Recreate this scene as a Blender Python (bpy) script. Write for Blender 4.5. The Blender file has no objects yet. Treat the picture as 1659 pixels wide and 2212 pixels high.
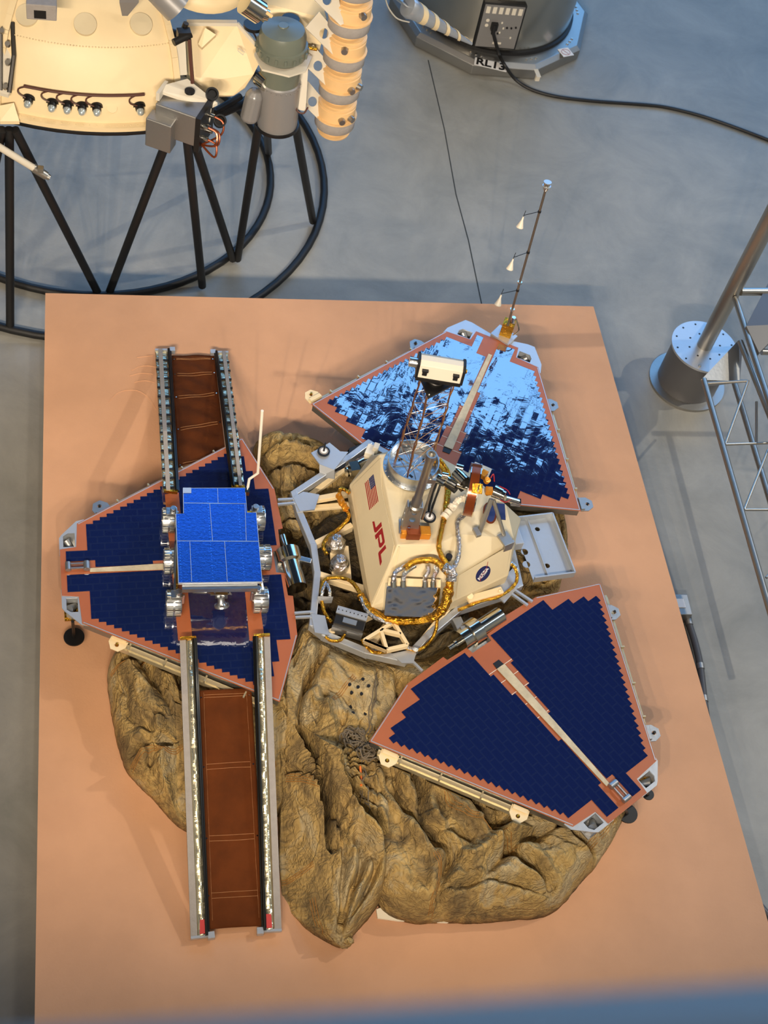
import bpy, math, random
import numpy as np
from mathutils import Vector, Matrix
from mathutils.geometry import tessellate_polygon
random.seed(7); rng = np.random.default_rng(7)
scene = bpy.context.scene
PI = math.pi

# ------------------------------------------------------------------ camera
FPX = 3036.0                      # focal length in pixels of the 1659x2212 frame
CAMLOC = np.array([-1.086, -4.104, 6.35])
_d = np.array([-626.0, 2184.0, FPX]); _d /= np.linalg.norm(_d)
_u = -_d
_x = np.array([1.0, 0, 0]) - _u * _u[0]; _x /= np.linalg.norm(_x)
_y = np.cross(_u, _x)
RC = np.stack([_x, _y, _u], 1)    # world -> camera (x right, y down, z forward)
cam_data = bpy.data.cameras.new('camera'); cam = bpy.data.objects.new('camera', cam_data)
scene.collection.objects.link(cam); scene.camera = cam
R3 = Matrix([list(RC.T[:, 0]), list(-RC.T[:, 1]), list(-RC.T[:, 2])]).transposed()
cam.matrix_world = Matrix.Translation(Vector(CAMLOC)) @ R3.to_4x4()
cam_data.sensor_fit = 'VERTICAL'; cam_data.sensor_height = 36.0
cam_data.lens = FPX / 2212 * 36.0
cam_data.clip_start = 0.05; cam_data.clip_end = 200
cam_data.dof.use_dof = True; cam_data.dof.focus_distance = 6.9; cam_data.dof.aperture_fstop = 5.0

def at(px, py, z):
    r = RC.T @ np.array([px - 829.5, py - 1106.0, FPX]); t = (z - CAMLOC[2]) / r[2]
    return Vector(CAMLOC + r * t)
def on(px, py, P0, N):            # point of the plane (P0, N) seen at a pixel
    r = Vector(RC.T @ np.array([px - 829.5, py - 1106.0, FPX])); c = Vector(CAMLOC)
    return c + r * ((P0 - c).dot(N) / r.dot(N))

# ------------------------------------------------------------------ world, lights, exposure
vs = scene.view_settings
scene.display_settings.display_device = 'sRGB'
vs.view_transform = 'Standard'; vs.look = 'None'; vs.gamma = 1; vs.exposure = -0.08; vs.use_curve_mapping = False
world = bpy.data.worlds.new('hangar_air'); scene.world = world; world.use_nodes = True
wn = world.node_tree; wn.nodes.clear()
wo = wn.nodes.new('ShaderNodeOutputWorld'); wb = wn.nodes.new('ShaderNodeBackground')
wt = wn.nodes.new('ShaderNodeTexCoord'); wx = wn.nodes.new('ShaderNodeSeparateXYZ'); wr = wn.nodes.new('ShaderNodeValToRGB')
wm = wn.nodes.new('ShaderNodeMapRange'); wm.inputs[1].default_value = -1; wm.inputs[2].default_value = 1
wn.links.new(wt.outputs['Generated'], wx.inputs[0]); wn.links.new(wx.outputs['Z'], wm.inputs[0])
wn.links.new(wm.outputs[0], wr.inputs[0]); wn.links.new(wr.outputs[0], wb.inputs[0]); wn.links.new(wb.outputs[0], wo.inputs[0])
el = wr.color_ramp.elements
el[0].position = 0.45; el[0].color = (0.10, 0.09, 0.08, 1)
el[1].position = 1.0; el[1].color = (0.02, 0.026, 0.04, 1)
for p, c in ((0.6, (0.34, 0.29, 0.22, 1)), (0.75, (0.26, 0.27, 0.27, 1)), (0.86, (0.12, 0.14, 0.17, 1)), (0.885, (0.016, 0.022, 0.034, 1))):
    e = el.new(p); e.color = c
wb.inputs[1].default_value = 0.85

def lamp(name, kind, loc, target, energy, color, size=0.3, angle=60, sizey=None):
    l = bpy.data.lights.new(name, kind); l.energy = energy; l.color = color
    if kind == 'SPOT': l.spot_size = math.radians(angle); l.spot_blend = 0.6; l.shadow_soft_size = size
    elif kind == 'AREA':
        l.size = size
        if sizey: l.shape = 'RECTANGLE'; l.size_y = sizey
    o = bpy.data.objects.new(name, l); scene.collection.objects.link(o); o.location = loc
    o.rotation_euler = (Vector(target) - Vector(loc)).to_track_quat('-Z', 'Y').to_euler()
    return o
WARM = (1.0, 0.79, 0.55); NEUT = (1.0, 0.87, 0.73); COOL = (0.60, 0.78, 1.0)
for k, (lx, cl, en) in enumerate(((-3.1, WARM, 330), (-2.3, WARM, 330), (-1.45, WARM, 330), (-0.8, NEUT, 330), (-0.1, NEUT, 360))):
    lamp('track_lamp', 'SPOT', (lx, -4.75, 4.7), (-1.9 + .85*k, 2.5, 0), en*1.15, cl, 0.03, 66)
for lx, tx, ty, en in ((-2.7, -2.2, 5.5, 520), (-1.8, -.6, 5.0, 520), (-.4, 1.6, 5.5, 480)):
    lamp('track_lamp', 'SPOT', (lx, -4.75, 4.75), (tx, ty, -.4), en, NEUT, 0.03, 40)
lamp('overhead_fill_lamp', 'SPOT', (2.0, -4.0, 13.5), (0.8, 1.2, 0), 650, NEUT, 0.6, 62)  # soft overhead fill, added beside the track lamps
lamp('overhead_fill_lamp', 'SPOT', (-3.0, 2.0, 13.5), (-1.0, 1.2, 0), 160, WARM, 0.6, 62)  # second added fill from above, weak and warm
lamp('side_spot_lamp', 'SPOT', (9.0, 3.5, 11.0), (2.2, 0.6, 0), 2000, (1.0, 0.9, 0.74), 0.10, 46)
lamp('craft_lamp', 'SPOT', (-4.6, -2.5, 10.0), (-1.9, 2.6, 1.2), 300, (1.0, 0.76, 0.48), 0.12, 40)
lamp('skylight_lamp', 'AREA', (12.0, 2.0, 12.0), (1.5, 2.8, 0), 420, COOL, 5.0)

# ------------------------------------------------------------------ materials
def lin(c):
    return tuple(((x / 255) / 12.92 if x / 255 <= 0.04045 else ((x / 255 + 0.055) / 1.055) ** 2.4) for x in c) + (1,)
MATS = {}
def mat(name, rgb, metal=0.0, rough=0.5, bump=0.0, bscale=40, var=0.0, vscale=5, coat=0, rgb2=None, bdist=0.01, emit=None, alpha=None, trans=0, spec=None, stretch=None, voronoi=False):
    m = bpy.data.materials.new(name); m.use_nodes = True; nt = m.node_tree; b = nt.nodes['Principled BSDF']
    b.inputs['Base Color'].default_value = lin(rgb); b.inputs['Metallic'].default_value = metal; b.inputs['Roughness'].default_value = rough
    if spec is not None: b.inputs['Specular IOR Level'].default_value = spec
    if coat: b.inputs['Coat Weight'].default_value = coat; b.inputs['Coat Roughness'].default_value = 0.08
    if trans: b.inputs['Transmission Weight'].default_value = trans
    if emit: b.inputs['Emission Color'].default_value = lin(rgb); b.inputs['Emission Strength'].default_value = emit
    tc = nt.nodes.new('ShaderNodeTexCoord'); src = tc.outputs['Object']
    if stretch:
        mp = nt.nodes.new('ShaderNodeMapping'); mp.inputs['Scale'].default_value = stretch
        nt.links.new(src, mp.inputs[0]); src = mp.outputs[0]
    if var:
        n = nt.nodes.new('ShaderNodeTexNoise'); n.inputs['Scale'].default_value = vscale; n.inputs['Detail'].default_value = 6
        n.inputs['Roughness'].default_value = 0.6
        nt.links.new(src, n.inputs['Vector'])
        r = nt.nodes.new('ShaderNodeValToRGB'); nt.links.new(n.outputs['Fac'], r.inputs[0])
        c = lin(rgb); c2 = lin(rgb2) if rgb2 else tuple(x * (1 - var) for x in c[:3]) + (1,)
        r.color_ramp.elements[0].position = 0.35; r.color_ramp.elements[0].color = c2
        r.color_ramp.elements[1].position = 0.65; r.color_ramp.elements[1].color = c
        nt.links.new(r.outputs[0], b.inputs['Base Color'])
    if bump:
        if voronoi:
            n = nt.nodes.new('ShaderNodeTexVoronoi'); n.inputs['Scale'].default_value = bscale; o = n.outputs['Distance']
        else:
            n = nt.nodes.new('ShaderNodeTexNoise'); n.inputs['Scale'].default_value = bscale; n.inputs['Detail'].default_value = 4; o = n.outputs['Fac']
        nt.links.new(src, n.inputs['Vector'])
        bp = nt.nodes.new('ShaderNodeBump'); bp.inputs['Strength'].default_value = bump; bp.inputs['Distance'].default_value = bdist
        nt.links.new(o, bp.inputs['Height']); nt.links.new(bp.outputs[0], b.inputs['Normal'])
    MATS[name] = m
    return m
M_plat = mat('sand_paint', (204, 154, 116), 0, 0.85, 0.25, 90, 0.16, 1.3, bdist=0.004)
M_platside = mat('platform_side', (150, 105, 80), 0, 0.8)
M_alu = mat('brushed_aluminium', (205, 208, 210), 1, 0.28, 0.08, 60)
M_alud = mat('dull_aluminium', (172, 171, 168), 1, 0.48, 0.1, 50)
M_chrome = mat('polished_steel', (215, 212, 200), 1, 0.12)
M_steel = mat('satin_steel', (182, 178, 170), 1, 0.38)
M_white = mat('white_enamel', (206, 198, 180), 0, 0.4)
M_wmetal = mat('pale_metal', (186, 190, 194), 0.55, 0.35, 0.05, 40)
M_cream = mat('cream_paint', (230, 208, 164), 0, 0.5, 0.05, 30, 0.06, 3)
M_box = mat('cream_insulation', (210, 194, 158), 0, 0.6, 0.12, 25, 0.05, 6)
M_kap = mat('copper_brown_film', (166, 94, 58), 0.05, 0.4, 0.04, 30, 0.06, 8)
M_black = mat('black_paint', (14, 14, 15), 0, 0.45)
M_dark = mat('dark_metal', (48, 46, 44), 0.6, 0.4)
M_rubber = mat('black_rubber', (16, 16, 17), 0, 0.55)
M_gold = mat('gold_foil', (222, 164, 52), 1, 0.2, 0.8, 55, bdist=0.02)
M_foil = mat('silver_foil', (214, 214, 214), 1, 0.14, 0.9, 45, bdist=0.02)
M_foilb = mat('creased_silver_foil', (200, 202, 214), 1, 0.05, 0.25, 6, bdist=0.03)
M_amber = mat('amber_film', (206, 132, 30), 0.4, 0.25, 0.3, 30)
M_copper = mat('copper_film', (128, 62, 30), 0.5, 0.2, 0.15, 12)
M_red = mat('red_ink', (150, 24, 28), 0, 0.5)
M_redtape = mat('red_tape', (176, 8, 14), 0, 0.5)
M_navy = mat('navy_ink', (28, 36, 84), 0, 0.5)
M_inkw = mat('white_ink', (236, 234, 230), 0, 0.5)
M_strip = mat('cream_strip', (200, 186, 154), 0, 0.5, 0.2, 20, 0.25, 20, stretch=(1, 1, 1))
M_fab = mat('brown_ramp_fabric', (92, 46, 16), 0, 0.85, 0.5, 18, 0.3, 7, bdist=0.012, spec=0.12)
M_thread = mat('ochre_thread', (150, 104, 62), 0, 0.8)
M_felt = mat('grey_felt', (152, 146, 140), 0, 0.95, 0.3, 120, 0.1, 30)
M_green = mat('grey_green_enamel', (104, 110, 98), 0, 0.3, 0.03, 20, 0.08, 5)
M_grey = mat('silver_grey_paint', (140, 138, 136), 0.3, 0.35, 0.03, 30)
M_peach = mat('peach_paint', (226, 186, 130), 0, 0.5, 0.04, 20, 0.06, 6)
M_orange = mat('orange_tape', (214, 110, 40), 0, 0.5)
M_cordm = mat('grey_cord', (104, 92, 74), 0, 0.8)
M_brownwire = mat('brown_cable', (78, 44, 32), 0, 0.5)
M_glass = mat('lamp_lens', (200, 210, 210), 0.6, 0.08)
M_drum = mat('grey_drum_paint', (84, 84, 86), 0, 0.4)
M_ivory = mat('ivory_plastic', (222, 214, 196), 0, 0.45)
M_rail = mat('blue_grey_rail_paint', (150, 156, 156), 0.0, 0.55)
M_gap = mat('joint_sealant', (50, 52, 50), 0, 0.8)
M_chromer = mat('rippled_mirror_film', (226, 218, 186), .9, 0.26, 0.5, 11, bdist=0.03, stretch=(0.6, 1.6, 1))

def m_floor():
    m = mat('polished_concrete', (146, 149, 148), 0, 0.5, spec=0.35); nt = m.node_tree; b = nt.nodes['Principled BSDF']
    tc = nt.nodes.new('ShaderNodeTexCoord')
    n1 = nt.nodes.new('ShaderNodeTexNoise'); n1.inputs['Scale'].default_value = 1.9; n1.inputs['Detail'].default_value = 12; n1.inputs['Roughness'].default_value = 0.68
    n1.inputs['Distortion'].default_value = 0.5
    r = nt.nodes.new('ShaderNodeValToRGB'); r.color_ramp.elements[0].position = 0.3; r.color_ramp.elements[1].position = 0.72
    r.color_ramp.elements[0].color = lin((130, 130, 124)); r.color_ramp.elements[1].color = lin((160, 158, 150))
    n2 = nt.nodes.new('ShaderNodeTexNoise'); n2.inputs['Scale'].default_value = 60; n2.inputs['Detail'].default_value = 3
    mr = nt.nodes.new('ShaderNodeMapRange'); mr.inputs[3].default_value = 0.40; mr.inputs[4].default_value = 0.52
    bp = nt.nodes.new('ShaderNodeBump'); bp.inputs['Strength'].default_value = 0.06; bp.inputs['Distance'].default_value = 0.01
    for n in (n1, n2): nt.links.new(tc.outputs['Object'], n.inputs['Vector'])
    nt.links.new(n1.outputs['Fac'], r.inputs[0]); nt.links.new(r.outputs[0], b.inputs['Base Color'])
    nt.links.new(n1.outputs['Fac'], mr.inputs[0]); nt.links.new(mr.outputs[0], b.inputs['Roughness'])
    nt.links.new(n2.outputs['Fac'], bp.inputs['Height']); nt.links.new(bp.outputs[0], b.inputs['Normal'])
    return m
M_floor = m_floor()

def m_cells(name, base, rough, bw, bh, bumpk, tilt, line=(36, 44, 84), noise_scale=22, metal=0.0, coat=1.0, mort=0.004):
    """glass-covered solar cells: thin lines between the cells, each cell a little out of true, film a little creased"""
    m = mat(name, base, metal, rough, coat=0); nt = m.node_tree; b = nt.nodes['Principled BSDF']
    tc = nt.nodes.new('ShaderNodeTexCoord')
    br = nt.nodes.new('ShaderNodeTexBrick'); br.inputs['Scale'].default_value = 1.0
    br.inputs['Brick Width'].default_value = bw; br.inputs['Row Height'].default_value = bh
    br.inputs['Mortar Size'].default_value = mort * bh / 0.04; br.inputs['Mortar Smooth'].default_value = 0.2
    br.inputs['Color1'].default_value = (0, 0, 0, 1); br.inputs['Color2'].default_value = (1, 1, 1, 1); br.inputs['Mortar'].default_value = (0.5, 0.5, 0.5, 1)
    nt.links.new(tc.outputs['UV'], br.inputs['Vector'])
    mx = nt.nodes.new('ShaderNodeMix'); mx.data_type = 'RGBA'
    mx.inputs[6].default_value = lin(base); mx.inputs[7].default_value = lin(line)
    nt.links.new(br.outputs['Fac'], mx.inputs[0]); nt.links.new(mx.outputs[2], b.inputs['Base Color'])
    ns = nt.nodes.new('ShaderNodeTexNoise'); ns.inputs['Scale'].default_value = noise_scale; ns.inputs['Detail'].default_value = 4; ns.inputs['Distortion'].default_value = .6
    nt.links.new(tc.outputs['UV'], ns.inputs['Vector'])
    bp = nt.nodes.new('ShaderNodeBump'); bp.inputs['Strength'].default_value = bumpk; bp.inputs['Distance'].default_value = 0.02
    nt.links.new(ns.outputs['Fac'], bp.inputs['Height'])
    # per-cell tilt
    wn_ = nt.nodes.new('ShaderNodeTexWhiteNoise'); wn_.noise_dimensions = '1D'
    sp = nt.nodes.new('ShaderNodeSeparateColor'); nt.links.new(br.outputs['Color'], sp.inputs[0]); nt.links.new(sp.outputs[0], wn_.inputs['W'])
    vm = nt.nodes.new('ShaderNodeVectorMath'); vm.operation = 'SUBTRACT'; vm.inputs[1].default_value = (0.5, 0.5, 0.5)
    nt.links.new(wn_.outputs['Color'], vm.inputs[0])
    vk = nt.nodes.new('ShaderNodeVectorMath'); vk.operation = 'SCALE'; vk.inputs['Scale'].default_value = tilt
    nt.links.new(vm.outputs[0], vk.inputs[0])
    va = nt.nodes.new('ShaderNodeVectorMath'); va.operation = 'ADD'
    nt.links.new(bp.outputs[0], va.inputs[0]); nt.links.new(vk.outputs[0], va.inputs[1])
    vn = nt.nodes.new('ShaderNodeVectorMath'); vn.operation = 'NORMALIZE'; nt.links.new(va.outputs[0], vn.inputs[0])
    nt.links.new(vn.outputs[0], b.inputs['Normal'])
    b.inputs['IOR'].default_value = 1.5
    return m
M_cell = m_cells('solar_cell_glass', (10, 26, 78), 0.05, 0.07, 0.04, 0.11, 0.03, line=(20, 34, 80), noise_scale=6.5, metal=0.0)
MATS['solar_cell_glass'].node_tree.nodes['Principled BSDF'].inputs['Specular IOR Level'].default_value = 1.0
M_cell.node_tree.nodes['Principled BSDF'].inputs['IOR'].default_value = 2.3

def m_airbag(name='stained_airbag_fabric', k=1.0):
    m = mat(name, (168, 140, 92), 0, 0.85); nt = m.node_tree; b = nt.nodes['Principled BSDF']
    L = nt.links.new
    tc = nt.nodes.new('ShaderNodeTexCoord')
    def noise(sc, det, dist, typ='FBM', rough=.55):
        n = nt.nodes.new('ShaderNodeTexNoise'); n.inputs['Scale'].default_value = sc; n.inputs['Detail'].default_value = det
        n.inputs['Distortion'].default_value = dist; n.inputs['Roughness'].default_value = rough; n.noise_type = typ
        L(tc.outputs['Object'], n.inputs['Vector']); return n
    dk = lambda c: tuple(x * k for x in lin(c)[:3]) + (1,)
    n1 = noise(2.6, 10, 1.0, rough=.68)
    r = nt.nodes.new('ShaderNodeValToRGB'); e = r.color_ramp.elements
    e[0].position = 0.30; e[0].color = dk((84, 68, 42)); e[1].position = 0.70; e[1].color = dk((212, 186, 132))
    q = e.new(0.42); q.color = dk((128, 106, 66)); q = e.new(0.52); q.color = dk((178, 148, 88)); q = e.new(0.60); q.color = dk((170, 152, 114))
    # crinkle lines: where a noise crosses its middle value
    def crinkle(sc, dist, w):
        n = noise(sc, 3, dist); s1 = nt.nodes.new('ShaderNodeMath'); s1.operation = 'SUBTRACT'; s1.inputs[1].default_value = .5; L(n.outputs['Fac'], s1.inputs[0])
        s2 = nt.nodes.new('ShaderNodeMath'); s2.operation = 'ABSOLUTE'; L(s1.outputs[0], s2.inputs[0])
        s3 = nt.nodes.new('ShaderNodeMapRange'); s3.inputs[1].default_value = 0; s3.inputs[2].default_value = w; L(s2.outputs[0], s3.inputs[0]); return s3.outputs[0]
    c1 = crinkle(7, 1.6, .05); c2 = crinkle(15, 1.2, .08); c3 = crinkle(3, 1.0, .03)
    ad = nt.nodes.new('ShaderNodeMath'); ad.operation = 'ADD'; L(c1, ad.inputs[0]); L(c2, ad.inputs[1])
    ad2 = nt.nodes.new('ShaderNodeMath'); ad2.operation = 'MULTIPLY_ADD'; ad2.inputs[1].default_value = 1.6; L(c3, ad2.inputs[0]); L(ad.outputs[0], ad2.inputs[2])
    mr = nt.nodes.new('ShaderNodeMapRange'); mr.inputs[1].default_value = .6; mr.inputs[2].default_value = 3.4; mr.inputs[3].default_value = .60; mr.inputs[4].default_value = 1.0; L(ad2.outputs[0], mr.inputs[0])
    mx = nt.nodes.new('ShaderNodeMix'); mx.data_type = 'RGBA'; mx.blend_type = 'MULTIPLY'; mx.inputs[0].default_value = 0.75  # crease shadow painted into the colour along the crinkle lines
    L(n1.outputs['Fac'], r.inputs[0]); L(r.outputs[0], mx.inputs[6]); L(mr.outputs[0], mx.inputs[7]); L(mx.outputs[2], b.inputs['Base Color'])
    bp = nt.nodes.new('ShaderNodeBump'); bp.inputs['Strength'].default_value = 0.55; bp.inputs['Distance'].default_value = 0.008
    L(ad2.outputs[0], bp.inputs['Height'])
    n4 = noise(34, 5, .5); bp2 = nt.nodes.new('ShaderNodeBump'); bp2.inputs['Strength'].default_value = .35; bp2.inputs['Distance'].default_value = .008
    L(n4.outputs['Fac'], bp2.inputs['Height']); L(bp.outputs[0], bp2.inputs['Normal']); L(bp2.outputs[0], b.inputs['Normal'])
    return m
M_bagdark = m_airbag('shaded_dirty_airbag_fabric', .26)  # colour darkened for dirt and for the shade under the base frame
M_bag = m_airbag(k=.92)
M_railm = mat('bright_channel_metal', (206, 194, 160), .6, .32, .1, 30)
M_seam = mat('ochre_seam', (150, 104, 44), 0, 0.8)
M_bagw = mat('clean_white_fabric', (236, 226, 202), 0, 0.8)

# ------------------------------------------------------------------ mesh helpers
def frame(N, up=None):
    N = Vector(N).normalized()
    up = Vector(up) if up is not None else (Vector((0, 0, 1)) if abs(N.z) < 0.9 else Vector((1, 0, 0)))
    U = up.cross(N).normalized(); V = N.cross(U)
    return U, V, N
class MB:
    def __init__(s): s.v = []; s.f = []; s.uv = {}; s.cut = []
    def add(s, vs, fs):
        b = len(s.v); s.cut.append((b, len(s.f))); s.v += [tuple(x) for x in vs]; s.f += [tuple(b + i for i in f) for f in fs]; return s
    def prism(s, poly, vec):      # extrude a 3D polygon along vec
        n = len(poly); vec = Vector(vec); a = [Vector(p) for p in poly]; c = [p + vec for p in a]
        return s.add(a + c, [tuple(range(n))[::-1], tuple(range(n, 2 * n))] + [(i, (i + 1) % n, n + (i + 1) % n, n + i) for i in range(n)])
    def box(s, c, sx, sy, sz, X=(1, 0, 0), Y=(0, 1, 0)):
        X = Vector(X).normalized(); Y = Vector(Y); Z = X.cross(Y).normalized(); Y = Z.cross(X); c = Vector(c)
        vs = [c + X * (i * sx / 2) + Y * (j * sy / 2) + Z * (k * sz / 2) for i, j, k in ((-1,-1,-1),(1,-1,-1),(1,1,-1),(-1,1,-1),(-1,-1,1),(1,-1,1),(1,1,1),(-1,1,1))]
        return s.add(vs, [(3,2,1,0),(4,5,6,7),(0,1,5,4),(1,2,6,5),(2,3,7,6),(3,0,4,7)])
    def beam(s, p, q, w, h, up=(0, 0, 1)):
        p = Vector(p); q = Vector(q); X = (q - p); L = X.length; X.normalize()
        Y = Vector(up).cross(X).normalized()
        return s.box((p + q) / 2, L, w, h, X, Y)
    def cyl(s, p, q, r0, r1=None, n=20, cap=True):
        r1 = r0 if r1 is None else r1; p = Vector(p); q = Vector(q); U, V, N = frame(q - p)
        ring = lambda c, r: [c + U * (r * math.cos(2*PI*i/n)) + V * (r * math.sin(2*PI*i/n)) for i in range(n)]
        fs = [(i, (i+1) % n, n + (i+1) % n, n + i) for i in range(n)]
        if cap: fs += [tuple(range(n))[::-1], tuple(range(n, 2*n))]
        return s.add(ring(p, r0) + ring(q, r1), fs)
    def lathe(s, prof, o, axis=(0, 0, 1), n=32, a0=0, a1=2*PI, wob=0):
        U, V, N = frame(axis, (0, 1, 0) if abs(Vector(axis).normalized().z) > 0.9 else None); o = Vector(o)
        full = abs(a1 - a0 - 2*PI) < 1e-6; m = n if full else n + 1; vs = []
        for r, z in prof:
            for i in range(m):
                a = a0 + (a1 - a0) * i / n; rr = r * (1 + wob * random.uniform(-1, 1))
                vs.append(o + U * (rr * math.cos(a)) + V * (rr * math.sin(a)) + N * z)
        fs = []
        for k in range(len(prof) - 1):
            for i in range(n): fs.append((k*m + i, k*m + (i+1) % m, (k+1)*m + (i+1) % m, (k+1)*m + i))
        return s.add(vs, fs)
    def tube(s, path, r, n=8, closed=False, wob=0, sub=0):
        P = [Vector(p) for p in path]
        if sub: P = smooth(P, sub, closed)
        m = len(P); vs = []; prevU = None
        for i, p in enumerate(P):
            a = P[(i-1) % m] if (closed or i) else p; b = P[(i+1) % m] if (closed or i < m-1) else p
            T = (b - a).normalized()
            if prevU is None: U, V, _ = frame(T)
            else:
                U = (prevU - T * prevU.dot(T)).normalized(); V = T.cross(U)
            prevU = U; rr = r(i / max(1, m-1)) if callable(r) else r
            for k in range(n):
                q = rr * (1 + wob * random.uniform(-1, 1)); vs.append(p + U * (q * math.cos(2*PI*k/n)) + V * (q * math.sin(2*PI*k/n)))
        fs = []
        for i in range(m if closed else m - 1):
            j = (i + 1) % m
            for k in range(n): fs.append((i*n + k, i*n + (k+1) % n, j*n + (k+1) % n, j*n + k))
        if not closed: fs += [tuple(range(n))[::-1], tuple((m-1)*n + k for k in range(n))]
        return s.add(vs, fs)
    def plate(s, O, U, V, N, outer, holes, th):   # 2D polygon with holes, extruded by th along -N
        U, V, N = Vector(U), Vector(V), Vector(N); O = Vector(O)
        loops = [outer] + holes; pts = [p for l in loops for p in l]
        tris = tessellate_polygon([[Vector((p[0], p[1], 0)) for p in l] for l in loops])
        top = [O + U * p[0] + V * p[1] for p in pts]; bot = [p - N * th for p in top]; n = len(pts)
        fs = []
        for t in tris:
            a, b, c = t; ar = (pts[b][0]-pts[a][0])*(pts[c][1]-pts[a][1])-(pts[b][1]-pts[a][1])*(pts[c][0]-pts[a][0])
            if ar < 0: a, c = c, a
            fs += [(a, b, c), (n + c, n + b, n + a)]
        k = 0
        for l in loops:
            m = len(l)
            for i in range(m): fs.append((k + i, k + (i+1) % m, n + k + (i+1) % m, n + k + i))
            k += m
        return s.add(top + bot, fs)
    def sphere(s, c, r, n=12, sq=(1, 1, 1), wob=0):
        c = Vector(c); vs = []; m = n // 2
        for j in range(m + 1):
            t = PI * j / m
            for i in range(n):
                a = 2*PI*i/n; rr = r * (1 + wob * random.uniform(-1, 1))
                vs.append(c + Vector((sq[0]*rr*math.sin(t)*math.cos(a), sq[1]*rr*math.sin(t)*math.sin(a), sq[2]*rr*math.cos(t))))
        return s.add(vs, [(j*n + i, (j+1)*n + i, (j+1)*n + (i+1) % n, j*n + (i+1) % n) for j in range(m) for i in range(n)])
    def build(s, name, m, parent=None, smooth=False, uvs=None, bevel=0, org=None, split=False):
        if split and len(s.cut) > 1:
            out = []
            for k, (v0, f0) in enumerate(s.cut):
                v1, f1 = s.cut[k+1] if k+1 < len(s.cut) else (len(s.v), len(s.f))
                q = MB(); q.v = s.v[v0:v1]; q.f = [tuple(i - v0 for i in f) for f in s.f[f0:f1]]
                out.append(q.build(name, m, parent, smooth, None, bevel, org))
            return out[0]
        o_ = Vector(org) if org is not None else (root_loc(parent) if parent else Vector((0, 0, 0)))
        me = bpy.data.meshes.new(name); me.from_pydata([tuple(Vector(v) - o_) for v in s.v], [], s.f)
        me.validate(); me.update()
        me.materials.append(m)
        if smooth:
            for p in me.polygons: p.use_smooth = True
            try: me.set_sharp_from_angle(angle=math.radians(38))
            except Exception: pass
        if uvs is not None:
            uv = me.uv_layers.new(name='UVMap')
            for l in me.loops: uv.data[l.index].uv = uvs[l.vertex_index]
        o = bpy.data.objects.new(name, me); scene.collection.objects.link(o)
        if parent: o.parent = parent
        else: o.location = o_
        if bevel:
            bm = o.modifiers.new('bevel', 'BEVEL'); bm.width = bevel; bm.segments = 2; bm.limit_method = 'ANGLE'
        return o
def root_loc(o):
    while o.parent: o = o.parent
    return Vector(o.location)
def smooth(P, k, closed=False):
    out = []; n = len(P)
    for i in range(n if closed else n - 1):
        p0 = P[(i-1) % n] if (closed or i) else P[0]; p1 = P[i]; p2 = P[(i+1) % n]; p3 = P[(i+2) % n] if (closed or i < n-2) else P[-1]
        for j in range(k):
            t = j / k
            out.append(0.5 * ((2*p1) + (p2 - p0)*t + (2*p0 - 5*p1 + 4*p2 - p3)*t*t + (3*p1 - p0 - 3*p2 + p3)*t**3))
    if not closed: out.append(P[-1])
    return out
def circ(cx, cy, r, n=16): return [(cx + r*math.cos(2*PI*i/n), cy + r*math.sin(2*PI*i/n)) for i in range(n)]
def tag(o, label, cat, group=None, kind=None):
    o['label'] = label; o['category'] = cat
    if group: o['group'] = group
    if kind: o['kind'] = kind
    return o
def thing(name, loc, label, cat, group=None):
    o = bpy.data.objects.new(name, None); scene.collection.objects.link(o); o.location = loc
    return tag(o, label, cat, group)
def structure(o): o['kind'] = 'structure'; return o
def text(name, s, O, U, V, size, m, parent, bold=0, depth=0.0015, align='CENTER', shear=0, xs=1):
    """lettering as a thin mesh standing on the plane O,U,V"""
    U = Vector(U).normalized(); V = Vector(V).normalized(); N = U.cross(V).normalized()
    c = bpy.data.curves.new(name, 'FONT'); c.body = s; c.size = size; c.extrude = depth; c.offset = bold; c.shear = shear
    c.align_x = align; c.align_y = 'CENTER'; c.resolution_u = 3
    t = bpy.data.objects.new(name, c); scene.collection.objects.link(t)
    dg = bpy.context.evaluated_depsgraph_get(); dg.update()
    me = bpy.data.meshes.new_from_object(t.evaluated_get(dg))
    bpy.data.objects.remove(t)
    O = Vector(O) + N * (depth * 1.02)
    b = MB(); b.v = [tuple(O + U * (v.co.x * xs) + V * v.co.y + N * v.co.z) for v in me.vertices]; b.f = [tuple(p.vertices) for p in me.polygons]
    return b.build(name, m, parent)
# ------------------------------------------------------------------ hangar shell
ZF = -0.45
b = MB(); b.box((2, 4, ZF - 0.1), 50, 40, 0.2); structure(b.build('floor', M_floor))
M_wall = mat('dark_wall_panel', (70, 72, 76), 0, 0.8); M_pane = mat('daylit_pane', (128, 190, 255), emit=3.5)
b = MB()
WY = 15.0
for (x0, x1, z0, z1) in ((-20, 26, ZF, 4.0), (-20, 26, 17.0, 21), (-20, -6, 4.0, 17.0), (2.75, 3.15, 4.0, 17.0), (15, 26, 4.0, 17.0)):
    b.box(((x0+x1)/2, WY, (z0+z1)/2), x1-x0, 0.3, z1-z0)
structure(b.build('wall_back', M_wall))
for k, (x0, x1) in enumerate(((-6, 2.75), (3.15, 15))):
    b = MB(); b.box(((x0+x1)/2, WY, 10.5), x1-x0, 0.06, 13.0); w = structure(b.build('window_%d' % (k+1), M_pane))
    b = MB()
    for xx in np.arange(x0 + 2.9, x1 - 1, 2.9): b.box((xx, WY - 0.08, 10.5), 0.12, 0.1, 13.0)
    for zz in (7.5, 10.8, 14.0): b.box(((x0+x1)/2, WY - 0.08, zz), x1-x0, 0.1, 0.12)
    structure(b.build('window_frame', M_wall, w))
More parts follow.
